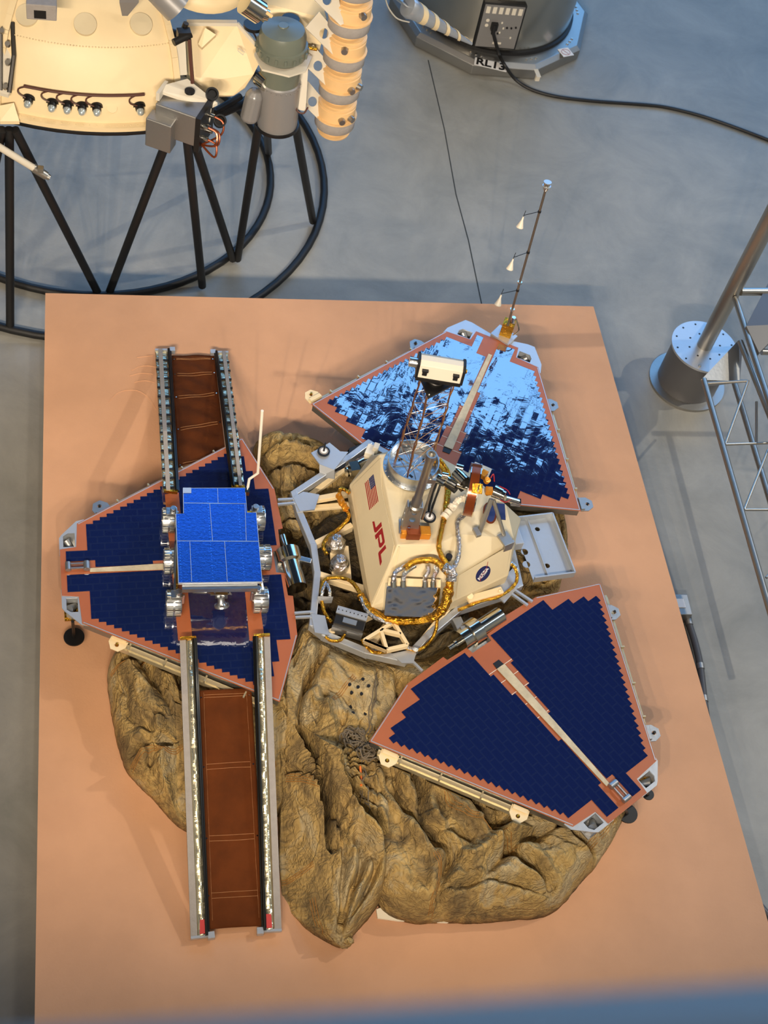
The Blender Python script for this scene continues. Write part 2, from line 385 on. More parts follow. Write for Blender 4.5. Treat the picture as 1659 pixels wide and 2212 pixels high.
# joint in the slab
b = MB(); P = [at(925, 130, ZF), at(960, 280, ZF), at(985, 420, ZF), at(1012, 520, ZF), at(1040, 655, ZF), at(1050, 700, ZF)]
for p, q in zip(P, P[1:]): b.beam(p + Vector((0, 0, 0.0005)), q + Vector((0, 0, 0.0005)), 0.008, 0.002)
structure(b.build('trim_1', M_gap))

# ------------------------------------------------------------------ display platform
TL, TR = Vector((-2.09, 1.86, 0)), Vector((1.345, 2.295, 0))
TL, TR = at(98, 633, 0), at(1282, 662, 0)
ex = (TR - TL).normalized(); ey = Vector((-ex.y, ex.x, 0)); LEN = 6.4; Wd = (TR - TL).length
b = MB(); n = 60; m = 100; vs = []; fs = []
for j in range(m + 1):
    for i in range(n + 1): vs.append(TL + ex * (Wd * i / n) - ey * (LEN * j / m))
for j in range(m):
    for i in range(n): fs.append((j*(n+1)+i, (j+1)*(n+1)+i, (j+1)*(n+1)+i+1, j*(n+1)+i+1))
plat = thing('display_platform', (TL + TR) / 2 - ey * 2 + Vector((0, 0, ZF)), 'wide low sand-coloured display platform standing on the grey concrete floor', 'platform')
b.add(vs, fs); b.build('deck', M_plat, plat)
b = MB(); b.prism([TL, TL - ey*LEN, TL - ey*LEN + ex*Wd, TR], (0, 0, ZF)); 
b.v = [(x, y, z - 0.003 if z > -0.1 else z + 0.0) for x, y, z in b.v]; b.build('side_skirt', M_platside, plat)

b = MB()
for arc in ([(235, 868), (252, 850), (275, 843), (300, 845), (322, 860), (337, 885)], [(285, 800), (300, 792), (320, 790), (336, 793)], [(280, 812), (305, 806), (330, 808)], [(290, 826), (312, 822), (334, 826)], [(296, 772), (330, 768)]):
    b.tube([at(x, y, -.001) for x, y in arc], .0045, 6, sub=5)
b.build('deck_wrinkle', M_plat, plat, smooth=True, split=True)
# ------------------------------------------------------------------ the lander
ANG = [math.radians(a) for a in (189.6, 69.6, -50.4)]
def pt(i, r, s, z=0.35):
    n = Vector((math.cos(ANG[i]), math.sin(ANG[i]), 0)); l = Vector((-n.y, n.x, 0)); return n * r + l * s + Vector((0, 0, z))
lander = thing('lander_spacecraft', (0, 0, 0), 'open three-petalled lander with dark blue solar panels and cream central box, on tan airbags', 'spacecraft')
OUT = [(.74,-.80),(.61,-.46),(.597,-.21),(.622,-.205),(.625,-.075),(.665,-.07),(.665,.07),(.625,.075),(.622,.21),(.597,.215),(.605,.44),(.735,.79),(1.63,.295),(1.64,.14),(1.72,.13),(1.72,-.13),(1.64,-.14),(1.63,-.285)]
def inset(poly, d):
    n = len(poly); out = []
    for i in range(n):
        p0, p1, p2 = Vector(poly[i-1]), Vector(poly[i]), Vector(poly[(i+1) % n])
        a = (p1-p0).normalized(); c = (p2-p1).normalized(); n1 = Vector((-a.y, a.x)); n2 = Vector((-c.y, c.x))
        m_ = n1 + n2; k = d / max(0.35, m_.dot(n1)); out.append((p1.x + m_.x*k, p1.y + m_.y*k))
    return out
STEP = [(.80,.075),(.87,.062),(.95,.052),(1.03,.046),(1.12,.038),(1.26,.030),(1.8,.0125)]
def cell_ok(r0, r1, s0, s1, cs, notch):
    sm = max(abs(s0), abs(s1)); mn = min(abs(s0), abs(s1)); rm = (r0 + r1) / 2
    rmin = .672 if sm <= .10 else .636 if sm <= .47 else .687 if sm <= .585 else .727 if sm <= .68 else .757
    if r0 < rmin - 0.004: return False
    if sm > .80 - (r1 - .74) * .5618 - .025: return False
    if r1 > 1.700: return False
    if r1 > 1.618 and sm > .125: return False
    g = [h for rr, h in STEP if rm < rr][0]
    sc = (s0 + s1) / 2
    if abs(sc) < g and r1 < 1.62: return False
    if notch[0] < sc < notch[1] and rm > 1.56: return False
    return True
NOTCH = [(-.055, .018), (-.01, .075), (-.03, .062)]
for i in range(3):
    n = Vector((math.cos(ANG[i]), math.sin(ANG[i]), 0)); l = Vector((-n.y, n.x, 0)); Z = Vector((0, 0, 1))
    ci = [(a, c) for a, c in OUT]
    b = MB(); b.plate((0, 0, .3465), n, l, Z, ci, [], 0.05)
    pet = b.build('petal', M_alud, lander)
    pet['label'] = ['petal beneath the rover', 'petal reflecting bright blue light', 'petal nearest the front right corner'][i]
    # rim lips and side rails
    b = MB()
    for (p, q) in (((.74,-.80),(1.63,-.285)), ((.735,.79),(1.63,.295)), ((.74,-.80),(.61,-.46)), ((.735,.79),(.605,.44))):
        b.beam(pt(i, *p, .3475), pt(i, *q, .3475), 0.0045, 0.012)
    b.build('rim', M_wmetal, pet, split=True)
    b = MB()
    for sg in (-1, 1):
        c0 = (.78, sg*.790); c1 = (1.44, sg*.413)
        b.beam(pt(i, c0[0]+.01, c0[1], .306), pt(i, c1[0]+.01, c1[1], .306), 0.022, 0.018)
        b.beam(pt(i, c0[0]+.02, c0[1]+sg*.008, .290), pt(i, c1[0]+.02, c1[1]+sg*.008, .290), 0.012, 0.03)
        for t in (.15, .42, .70, .95):
            q = pt(i, c0[0]+(c1[0]-c0[0])*t+.012, c0[1]+(c1[1]-c0[1])*t, .318); b.box(q, .008, .034, .022, (n*.87 - l*sg*.49), (l*.87 + n*sg*.49))
        b.build('side_rail', M_railm, pet); b = MB()
    b = MB(); hole = [( .765,-.018),(.765,.018),(.80,.020),(.80,-.020)]
    b.plate((0, 0, .3515), n, l, Z, inset(ci, .006), [], 0.004)
    film = b.build('copper_film', M_kap, pet)
    # solar cells
    v = []; f = []; uvs = []
    dr, ds = .0354, .02; r = .636
    while r < 1.70:
        s = -.80
        while s < .80:
            if cell_ok(r, r+dr, s, s+ds, 0, NOTCH[i]):
                k = len(v); v += [pt(i, r, s, .3545), pt(i, r+dr, s, .3545), pt(i, r+dr, s+ds, .3545), pt(i, r, s+ds, .3545)]
                f.append((k, k+1, k+2, k+3)); uvs += [(r, s), (r+dr, s), (r+dr, s+ds), (r, s+ds)]
            s += ds
        r += dr
    # skirt so the cell layer has its thickness
    b = MB(); b.add(v, f); cells = b.build('solar_cells', M_cell, pet, uvs=uvs)
    sm_ = cells.modifiers.new('thick', 'SOLIDIFY'); sm_.thickness = 0.0026; sm_.offset = -1
    cells.modifiers.new('weld', 'WELD').merge_threshold = 0.0002; cells.modifiers.move(1, 0)
    # centre strip and slot
    b = MB(); b.prism([pt(i, .80, -.026, .3555), pt(i, 1.585, -.011, .3555), pt(i, 1.585, .011, .3555), pt(i, .80, .026, .3555)], (0, 0, .0035))
    b.build('centre_strip', M_strip, pet)
    b = MB(); b.prism([pt(i, .765, -.02, .3520), pt(i, .80, -.024, .3520), pt(i, .80, .024, .3520), pt(i, .765, .02, .3520)], (0, 0, .003)); b.build('slot', M_black, pet)
    # film seams
    b = MB()
    for (rr, h) in STEP[:5]:
        for sg in (-1, 1): b.beam(pt(i, rr, sg*.026, .3522), pt(i, rr, sg*(h+.01), .3522), .003, .0012)
    b.build('film_seams', M_ivory, pet)
    # tip corner brackets with a nozzle in a square recess
    for sg in (-1, 1):
        b = MB(); o = [(1.60, sg*.315), (1.64, sg*.305), (1.715, sg*.225), (1.728, sg*.205), (1.728, sg*.10), (1.695, sg*.10), (1.640, sg*.13), (1.60, sg*.13)]
        if i == 1: o = [(1.60, sg*.315), (1.67, sg*.300), (1.785, sg*.222), (1.785, sg*.18), (1.755, sg*.05), (1.70, sg*.04), (1.66, sg*.12), (1.60, sg*.13)]
        hl = [(1.650, sg*.150), (1.708, sg*.150), (1.708, sg*.215), (1.685, sg*.232), (1.650, sg*.232)]
        b.plate((0, 0, .3485), n, l, Z, o if sg > 0 else o[::-1], [hl], 0.006)
        for a in range(5):
            p, q = hl[a], hl[(a+1) % 5]; b.prism([pt(i, *p, .345), pt(i, *q, .345), pt(i, *q, .28), pt(i, *p, .28)], (n*(p[1]-q[1]) + l*(q[0]-p[0])).normalized()*.002)
        br = b.build('corner_bracket', M_wmetal, pet)
        b = MB(); c = pt(i, 1.68, sg*.19, .28); b.box(c - Vector((0, 0, 0.003)), .075, .095, .006, n, l); b.build('recess_floor', M_gold if sg > 0 else M_steel, pet)
        b = MB(); b.cyl(pt(i, 1.665, sg*.165, .295), pt(i, 1.695, sg*.205, .33), .016, .022, 16); b.cyl(pt(i, 1.66, sg*.17, .29), pt(i, 1.70, sg*.18, .29), .011, .011, 10); b.build('nozzle', M_steel, pet, smooth=True)
    # side brackets with a hole
    spots = {0: ((1.46, .385, 1), (1.50, -.375, 0)), 1: ((.80, .80, 1), (1.46, .40, 0), (1.40, -.42, 0), (.80, -.80, 0)), 2: ((.88, .72, 0), (1.50, .385, 0), (1.42, -.43, 1), (.84, -.76, 1))}[i]
    for (rr, ss, light) in spots:
        sg = 1 if ss > 0 else -1
        U = (n*.87 - l*sg*.49); V = (l*sg*.87 + n*.49)
        c = pt(i, rr, ss, .325) - V * 0.012
        b = MB(); o = [(-.045, 0), (.045, 0), (.045, .045), (.02, .078), (-.02, .078), (-.045, .045)]
        if U.cross(V).z < 0: o = o[::-1]
        N_ = U.cross(V)
        b.plate(c, U, V, N_, o, [circ(0, .048, .011, 12)], .006)
        b.box(c + V*.012 + Vector((0, 0, .008)), .075, .022, .014, U, V)
        br = b.build('side_bracket', M_cream if light else M_alud, pet)
        b = MB(); b.cyl(c + V*.048 - Vector((0, 0, .02)), c + V*.048 + Vector((0, 0, .012)), .008, .006, 10); b.build('pin', M_gold if light else M_dark, pet)
    # latch at the tip
    cs = sum(NOTCH[i]) / 2
    if i != 1:
        b = MB()
        b.box(pt(i, 1.65, cs, .349), .15, .05, .004, n, l)
        b.build('latch_well', M_black, pet)
        b = MB()
        for sg in (-1, 1): b.beam(pt(i, 1.60, cs + sg*.013, .372), pt(i, 1.69, cs + sg*.013, .372), .006, .012)
        b.cyl(pt(i, 1.60, cs - .022, .372), pt(i, 1.60, cs + .022, .372), .016, .016, 14); b.cyl(pt(i, 1.69, cs - .022, .372), pt(i, 1.69, cs + .022, .372), .014, .014, 14)
        b.build('latch', M_alud, pet, smooth=True)
    # copper-brown edging around the hinge-side motor notch
    b = MB(); b.beam(pt(i, .64, -.30, .318), pt(i, .64, .30, .318), .04, .03); b.build('hinge_beam', M_alud, pet)
# feet
for (x, y, xt, yt, nm) in ((160, 1376, 157, 1342, 0), (1355, 1757, 1350, 1748, 2), (1400, 1716, 1396, 1706, 2)):
    b = MB(); c = at(x, y, .05 if nm == 0 else .12); b.cyl(c - Vector((0, 0, .004)), c + Vector((0, 0, .004)), .052 if x != 1400 else .03, None, 28); b.cyl(c, at(xt, yt, .31), .008, None, 8)
    b.build('contact_foot', M_black, lander)
# drive strips across the rover petal
for (q, k) in (((356, 1068, 386, 1064), (385, 1384, 416, 1384)), ((520, 1180, 545, 1180), (539, 1384, 572, 1384))):
    b = MB(); z = .3552
    b.prism([at(q[0], q[1], z), at(k[0], k[1], z), at(k[2], k[3], z), at(q[2], q[3], z)], (0, 0, .0012)); b.build('track_strip', M_kap, lander)

# ------------------------------------------------------------------ base frame of the lander
ZB = .33
def bar(b, pts, w=.035, h=.05, z=ZB):
    P = [at(x, y, z) for x, y in pts]
    for k_, (p, q) in enumerate(zip(P, P[1:])):
        dd = (q - p).normalized() * w * .35; e_ = Vector((0, 0, .0016*(k_ % 3) + .0007*len(P))); b.beam(p - dd + e_, q + dd + e_, w, h)
b = MB()
bar(b, [(795, 962), (752, 994), (634, 1072), (645, 1110), (676, 1185), (684, 1245), (674, 1355), (700, 1375)])
bar(b, [(700, 1375), (790, 1412), (872, 1430), (925, 1375), (990, 1320), (1080, 1290), (1120, 1268)])
bar(b, [(795, 962), (860, 1000), (1000, 1060), (1070, 1100), (1098, 1170), (1120, 1268)])
b.build('base_frame', M_wmetal, lander, bevel=.003)
b = MB()
bar(b, [(676, 1180), (756, 1140)], .03); bar(b, [(684, 1243), (786, 1275)], .03); bar(b, [(655, 1085), (765, 1065)], .032, .03); bar(b, [(655, 1100), (750, 1092)], .032, .02, .30)
bar(b, [(790, 1412), (850, 1330)], .03); bar(b, [(884, 1420), (990, 1290)], .03); bar(b, [(665, 1075), (770, 995)], .03, .03, .27)
bar(b, [(700, 1375), (800, 1330)], .03)
b.build('frame_spoke', M_cream, lander, bevel=.003, split=True)
b = MB()     # front gusset plate and lattice bracket
P = [at(845, 1412, .37), at(902, 1400, .37), at(893, 1432, .37), at(868, 1432, .37)]; b.prism(P, (0, 0, -.01))
P = [at(655, 1062, .37), at(690, 1068, .37), at(680, 1100, .37), at(648, 1104, .37), at(633, 1074, .37)]; b.prism(P, (0, 0, -.01))
P = [at(672, 1325, .37), at(702, 1330, .37), at(712, 1372, .37), at(680, 1366, .37)]; b.prism(P, (0, 0, -.01))
P = [at(1060, 1275, .37), at(1110, 1225, .37), at(1125, 1262, .37), at(1090, 1302, .37)]; b.prism(P, (0, 0, -.01))
b.build('gusset_plate', M_wmetal, lander, split=True)
b = MB(); z = .40
L = [(786, 1385), (850, 1345), (880, 1395), (835, 1405), (786, 1385), (835, 1405), (822, 1362), (866, 1372)]
P = [at(x, y, z) for x, y in L]
for p, q in zip(P, P[1:]): b.beam(p, q, .018, .03)
b.build('lattice_bracket', M_cream, lander, bevel=.002)
b = MB()
for q in ((600, 1080, 640, 1078), (600, 1090, 642, 1086), (636, 1325, 676, 1322), (638, 1334, 678, 1332), (890, 1428, 912, 1450), (1112, 1275, 1150, 1300), (1105, 1283, 1140, 1308)):
    b.beam(at(q[0], q[1], .36), at(q[2], q[3], .36), .012, .014)
b.build('hinge_link', M_wmetal, lander, split=True)
# triangular plate beside the rear left of the base
b = MB(); P = [at(672, 978, .40), at(712, 956, .40), (at(735, 975, .40)), at(752, 976, .40), at(722, 1015, .40), at(690, 1002, .40)]; b.prism(P, (0, 0, -.008))
P = [at(690, 1003, .40), at(722, 1015, .40), at(722, 1035, .34), at(690, 1030, .34)]; b.prism(P, (.004, .004, -.004)); b.build('corner_plate', M_wmetal, lander, split=True)
b = MB(); b.prism([at(755, 968, .36), at(745, 1008, .36), at(722, 1018, .36), at(724, 1000, .36), at(790, 955, .36)], (0, 0, -.01)); b.build('dark_gusset', M_dark, lander)

# calibration targets: black ring, white face, black post
def sundial(x, y, z, r):
    c = at(x, y, z); b = MB(); b.cyl(c, c + Vector((0, 0, .008)), r, None, 28); t = b.build('calibration_target', M_rubber, lander)
    b = MB(); b.cyl(c + Vector((0, 0, .006)), c + Vector((0, 0, .0095)), r*.72, None, 28); b.build('target_face', M_felt, t)
    b = MB(); b.cyl(c + Vector((0, 0, .006)), c + Vector((0, 0, .0105)), r*.50, None, 28); b.build('target_centre', M_inkw, t)
    b = MB(); b.cyl(c, c + Vector((0, 0, .075)), .006, .004, 8); b.build('post', M_black, t)
sundial(699, 976, .405, .034)
b = MB(); c = at(927, 1118, .74); b.cyl(at(927, 1118, .64), c, .012, None, 8); b.build('target_stand', M_dark, lander)
sundial(927, 1118, .745, .034)

# ------------------------------------------------------------------ electronics box
ZT = .70; ZL = .44
V = dict(a=at(819, 981, ZT), b=at(905, 974, ZT), c=at(955, 1004, ZT), d=at(1055, 1062, .67), e=at(1093, 1090, .66), f=at(1111, 1163, .62),
         g=at(993, 1154, .69), h=at(948, 1175, ZT), i=at(858, 1178, ZT), j=at(985, 1240, .60),
         A=at(755, 1047, ZL), B=at(802, 1312, ZL), C=at(972, 1303, ZL), D=at(1098, 1243, ZL), E=at(1125, 1120, ZL), F=at(1010, 1020, ZL), G=at(900, 960, .5), H=at(800, 985, .5))
keys = list(V); ix = {k: n_ for n_, k in enumerate(keys)}
bot = {k: V[k] - Vector((0, 0, .09)) for k in 'ABCDEFGH'}
vs = [V[k] for k in keys] + [bot[k] for k in 'ABCDEFGH']; nb = len(keys); bx = {k: nb + n_ for n_, k in enumerate('ABCDEFGH')}
F_ = ['abcghi', 'cdefg', 'aiBA', 'ihjCB', 'gfj', 'hgj', 'jfDC', 'feED', 'edFE', 'dcGF', 'cbG', 'baHG', 'aAH']
fs = [tuple(ix[k] for k in s) for s in F_]
ring = 'ABCDEFGH'
for p, q in zip(ring, ring[1:] + ring[0]): fs.append((ix[p], ix[q], bx[q], bx[p]))
fs.append(tuple(bx[k] for k in ring))
b = MB(); b.add(vs, fs)
ebox = b.build('electronics_box', M_box, lander, bevel=.006)
import bmesh
bm_ = bmesh.new(); bm_.from_mesh(ebox.data); bmesh.ops.recalc_face_normals(bm_, faces=bm_.faces); bm_.to_mesh(ebox.data); bm_.free()
# the long side panel, its flag and lettering
def plane_of(p, q, r): n_ = (q - p).cross(r - p).normalized(); return n_ if n_.z > 0 else -n_
PJ = V['A'].copy(); NJ = plane_of(V['a'], V['A'], V['B'])
OJ = NJ * .003
b = MB(); P = [on(x, y, PJ, NJ) for x, y in ((823, 990), (763, 1050), (805, 1302), (845, 1212), (853, 1178), (826, 1056))]; b.prism([p + NJ*.001 for p in P], NJ*.004); b.build('side_panel', M_box, lander, bevel=.001)
top = PJ + NJ * .0055
def onj(x, y): return on(x, y, top, NJ)
u = (onj(833, 1225) - onj(809, 1130)).normalized(); w = NJ.cross(u).normalized()
# red lettering
def poly_letter(pts, name='lettering', m=M_red):
    b = MB(); b.prism([onj(x, y) for x, y in pts], NJ * .0012); b.build(name, m, ebox)
c7 = lambda x, y: (740 + x/3.318, 940 + y/3.318)
jj = lambda L: [(780 + x/17.01, 1110 + y/17.01) for x, y in L]
poly_letter(jj([(418, 290), (490, 280), (535, 500), (560, 500), (742, 300), (765, 450), (560, 680), (520, 690), (490, 655)]), 'letter_j')
poly_letter(jj([(778, 505), (868, 980), (865, 1060), (810, 1150), (735, 1235), (690, 1245), (665, 1210), (622, 940), (655, 850), (545, 945), (510, 800)]), 'letter_p')
b = MB(); b.prism([onj(x, y) + NJ*.0013 for x, y in jj([(740, 745), (788, 1000), (770, 1050), (735, 1075), (712, 1050), (675, 800)])], NJ*.0004); b.build('letter_counter', M_box, ebox)
poly_letter(jj([(893, 1140), (922, 1265), (725, 1490), (765, 1760), (710, 1900), (698, 1880), (635, 1460), (660, 1400)]), 'letter_l')
# flag
fo = c7(190, 320); 
def fl(a, c):   # a along the stripes 0..1, c across 0..1 (0 = canton side)
    P00 = Vector(c7(222, 280)); P10 = Vector(c7(257, 475)); P01 = Vector(c7(160, 345)); P11 = Vector(c7(193, 537))
    q = P00*(1-a)*(1-c) + P10*a*(1-c) + P01*(1-a)*c + P11*a*c; return onj(q.x, q.y)
for k in range(0, 13, 2):
    c0, c1 = k/13, (k+1)/13; a0 = .40 if k < 7 else 0
    b = MB(); b.prism([fl(a0, c0), fl(1, c0), fl(1, c1), fl(a0, c1)], NJ*.001); b.build('flag_stripe', M_red, ebox)
b = MB(); b.prism([fl(0, 0), fl(.4, 0), fl(.4, 7/13), fl(0, 7/13)], NJ*.0012); b.build('flag_canton', M_navy, ebox)
b = MB()
for r_ in range(9):
    for c_ in range(6 if r_ % 2 == 0 else 5):
        a = .4 * (c_ + (.5 if r_ % 2 == 0 else 1)) / 6; cc = 7/13 * (r_ + .5) / 9; p = fl(a, cc) + NJ*.0015
        b.cyl(p, p + NJ*.0004, .0011, None, 5)
b.build('flag_stars', M_inkw, ebox)
# round blue emblem on the lower right panel
PN = V['D'].copy(); NN = plane_of(V['j'], V['C'], V['D']); tn = PN + NN * .003
on_ = lambda x, y: on(x, y, tn, NN)
b = MB(); b.prism([on(x, y, PN + NN*.0005, NN) for x, y in ((990, 1243), (1102, 1178), (1092, 1240), (985, 1292))], NN*.002); b.build('side_panel', M_box, lander)
cc = on_(1043.5, 1239.5); ur = (on_(1062, 1217) - cc).normalized(); vr = NN.cross(ur).normalized(); RR = .047
b = MB(); b.v = []; b.prism([cc + ur*(RR*math.cos(2*PI*k/32)) + vr*(RR*math.sin(2*PI*k/32)) for k in range(32)], NN*.001); emb = b.build('round_emblem', M_navy, ebox)
text('emblem_lettering', 'NASA', cc + NN*.0012, ur, vr, .030, M_inkw, ebox, bold=.0006, depth=.0004)
b = MB()
for k in range(9):
    a = -.9 + 1.8*k/8
swo = [cc + ur*(RR*x) + vr*(RR*y) + NN*.003 for x, y in ((-.85, -.35), (-.2, .05), (.45, .1), (1.35, .75))]
b.tube(swo, .0012, 6, sub=6); b.build('emblem_swoosh', M_red, ebox)
b = MB(); b.tube([cc + ur*(RR*.72*math.cos(2*PI*k/24)) + vr*(RR*.3*math.sin(2*PI*k/24)) + NN*.0015 for k in range(24)], .0006, 5, closed=True); b.build('emblem_orbit', M_inkw, ebox)
# panel seams
b = MB()
for q in (((993, 1160), (985, 1236), .695, .605), ((948, 1178), (978, 1300), .70, .445), ((862, 1182), (838, 1300), .70, .445)):
    b.beam(at(*q[0], q[2] + .004), at(*q[1], q[3] + .004), .004, .003)
b.build('seam_tape', M_cream, ebox)
# ------------------------------------------------------------------ on top of the box
c = at(889, 1012, ZT + .002)
b = MB(); b.lathe([(0, 0), (.150, 0), (.150, .008), (.132, .008), (.132, .075), (.126, .075), (.120, .03), (.12, .022), (0, .022)], c, n=48)
ringp = b.build('mast_housing', M_alu, lander, smooth=True)
b = MB(); b.cyl(c + Vector((0, 0, .022)), c + Vector((0, 0, .026)), .118, None, 40); b.build('base_plate', M_alu, ringp)
b = MB()
for k in range(8): a = k*PI/4 + .2; b.beam(c + Vector((.02*math.cos(a), .02*math.sin(a), .028)), c + Vector((.112*math.cos(a), .112*math.sin(a), .028)), .003, .004)
b.cyl(c + Vector((0, 0, .026)), c + Vector((0, 0, .04)), .010, None, 12); b.build('radial_rib', M_steel, ringp)
b = MB()
for a in (.6, 2.7, 4.6): b.box(c + Vector((.07*math.cos(a), .07*math.sin(a), .027)), .022, .010, .003, (math.cos(a+.9), math.sin(a+.9), 0), (-math.sin(a+.9), math.cos(a+.9), 0))
b.build('slot', M_black, ringp, split=True)
b = MB()
for k in range(24): a = k*PI/12; b.cyl(c + Vector((.141*math.cos(a), .141*math.sin(a), .006)), c + Vector((.141*math.cos(a), .141*math.sin(a), .012)), .004, None, 6)
b.build('bolt', M_steel, ringp)
# lattice mast
zt = 1.34; zb = ZT + .03
A = [at(856, 992, zb), at(880, 1033, zb), at(936, 984, zb)]; Tt = [at(908, 822, zt), at(925, 853, zt), at(981, 827, zt)]
M_long = mat('bronze_rod', (150, 110, 70), .6, .35)
mast = None
b = MB()
for p, q in zip(A, Tt):
    b.tube([p + (q-p)*t + Vector((random.uniform(-1, 1)*.004, random.uniform(-1, 1)*.004, 0))*(1 if 0 < t < 1 else 0) for t in np.linspace(0, 1, 13)], .0045, 6)
mast = b.build('lattice_mast', M_long, lander, smooth=True)
b = MB()
for p, q in zip(A, Tt):
    off = Vector((-.006, -.004, 0)); b.tube([p + (q-p)*t + off + Vector((random.uniform(-1, 1)*.006, random.uniform(-1, 1)*.006, 0)) for t in np.linspace(0, 1, 17)], .0028, 5)
b.build('mast_cable', M_brownwire, mast)
b = MB(); Lv = [A_k for A_k in np.linspace(.06, 1, 8)]
L3 = [[p + (q-p)*t for p, q in zip(A, Tt)] for t in Lv]
for k, tri in enumerate(L3):
    for a in range(3): b.tube([tri[a], tri[(a+1) % 3]], .0016, 5)
b.build('mast_batten', M_long, mast, split=True)
b = MB()
for k in range(7):
    for a in range(3): b.tube([L3[k][a], L3[k+1][(a+1) % 3]] if (k+a) % 2 else [L3[k][(a+1) % 3], L3[k+1][a]], .0009, 4)
b.build('mast_diagonal', M_steel, mast, split=True)
zc = 1.36
b = MB(); P = [at(904, 806, zc), at(993, 824, zc), at(925.5, 859, zc)]; b.prism(P, (0, 0, -.012)); tp = b.build('mast_top_plate', M_black, mast)
b = MB()
for (x, y) in ((922, 817), (958, 824)): q = at(x, y, zc + .001); b.cyl(q, q + Vector((0, 0, .004)), .0065, None, 12)
q = at(927, 853, zc); b.cyl(q, q + Vector((0, 0, .004)), .003, None, 8)
b.build('plate_screw', M_inkw, mast, split=True)
qc = at(941, 822, zc); b = MB(); b.cyl(qc, qc + Vector((0, 0, .012)), .042, .042, 28); b.cyl(qc, qc + Vector((0, 0, .06)), .028, .024, 24); b.build('pan_motor', M_black, mast, smooth=True)
b = MB(); b.lathe([(.040, 0), (.044, .006), (.044, .012), (.040, .016), (.040, 0)], qc, n=32); b.build('pan_ring', M_dark, mast, smooth=True)
# camera head
zh = 1.455
h0 = at(906, 786, zh); h1 = at(998, 801, zh); X = (h1 - h0).normalized(); X.z = 0; X.normalize(); Y = Vector((-X.y, X.x, 0)); Z = Vector((0, 0, 1)); mid = (h0 + h1)/2; HL = (h1-h0).length
def prof(rad, h):   # side profile (y,z): flat front, arched back top
    return [(-.048, -h*.5), (.045, -h*.5), (.052, .0), (.046, h*.32), (.022, h*.5), (-.010, h*.5), (-.036, h*.36)]
pr = prof(0, .085); b = MB(); s0 = mid - X*HL/2; b.prism([s0 + Y*y + Z*z for y, z in pr], X*HL); head = b.build('camera_head', M_white, lander, bevel=.003)
head['label'] = 'white camera head with two dark eyepieces'
b = MB()
for e in (-1, 1): b.prism([mid + X*(e*HL/2 - (.0 if e > 0 else .012)) + Y*y*1.10 + Z*z*1.10 for y, z in pr], X*.012)
b.box(mid - Y*.01 - Z*.052, HL*1.05, .085, .016, X, Y); b.build('end_plate', M_black, head)
b = MB(); fN = Vector((0, 0, 0))
fa, fb = pr[6], pr[0]; fdir = Vector((0, fb[0]-fa[0], fb[1]-fa[1])).normalized(); ND = (Y*(-fdir.z) + Z*fdir.y); ND = ND if ND.dot(-Y) > 0 else -ND; fd = Y*fdir.y + Z*fdir.z
fc = Y*(fa[0]+fb[0])/2 + Z*(fa[1]+fb[1])/2
for e in (-1, 1):
    q = mid + X*(e*HL*.36) + fc*1.0
    b.box(q + ND*.004, .022, .028, .012, X, fd); b.box(q + ND*.009 - fd*.016, .030, .008, .020, X, fd)
b.build('eyepiece', M_black, head, split=True)
b = MB(); b.cyl(s0 - X*.05 + Z*.005, s0 - X*.008 + Z*.005, .024, None, 24); b.build('tilt_motor', M_alu, head, smooth=True)
b = MB(); b.cyl(mid + X*(HL/2 + .01) + Z*.0, mid + X*(HL/2 + .024), .014, .01, 16); b.build('end_cap', M_gold, head, smooth=True)

# low-gain antenna: bracket on an amber block, then a tube
q = at(897, 1150, ZT + .02); b = MB(); b.box(q, .15, .055, .045, (1, .08, 0), (-.08, 1, 0)); b.build('amber_block', M_amber, lander, bevel=.004)
b = MB(); b.box(at(892, 1150, ZT + .035), .07, .062, .05, (1, .08, 0), (-.08, 1, 0)); b.build('dark_amber_block', M_copper, lander, bevel=.004)
lb = at(885, 1132, ZT + .05)
b = MB()
for dx in (-.035, .035):
    b.plate(lb + Vector((dx, 0, 0)), (0, 1, 0), (0, 0, 1), (1, 0, 0), [(-.035, -.03), (.035, -.03), (.022, .17), (-.022, .17)], [circ(0, .03, .013, 12), circ(0, .085, .013, 12), circ(0, .135, .008, 10)], .006)
b.plate(lb + Vector((0, -.034, 0)), (1, 0, 0), (0, .09, 1), (0, -1, .09), [(-.045, -.03), (.045, -.03), (.030, .17), (-.030, .17)], [circ(-.006, .02, .010, 10), circ(0, .075, .017, 12), circ(0, .125, .014, 12)], .006)
b.box(lb + Vector((0, 0, -.028)), .10, .085, .01)
lga = b.build('antenna_bracket', M_alud, lander); 
b = MB(); t0 = lb + Vector((.0, .0, .14)); b.lathe([(0, 0), (.034, 0), (.034, .02), (.026, .03), (.026, .07), (.020, .08), (.020, .37), (.0225, .375), (.0225, .40), (.026, .402), (.026, .43), (.018, .43), (.016, .41), (0, .41)], t0, n=24)
b.build('antenna_tube', M_steel, lander, smooth=True)
b = MB(); a1 = t0 + Vector((.055, .01, -.1)); b.tube([a1, a1 + Vector((0, 0, .30)), a1 + Vector((-.03, 0, .36))], .007, 8); b.box(t0 + Vector((.03, .005, .22)), .06, .012, .03); b.build('strut', M_steel, lander)

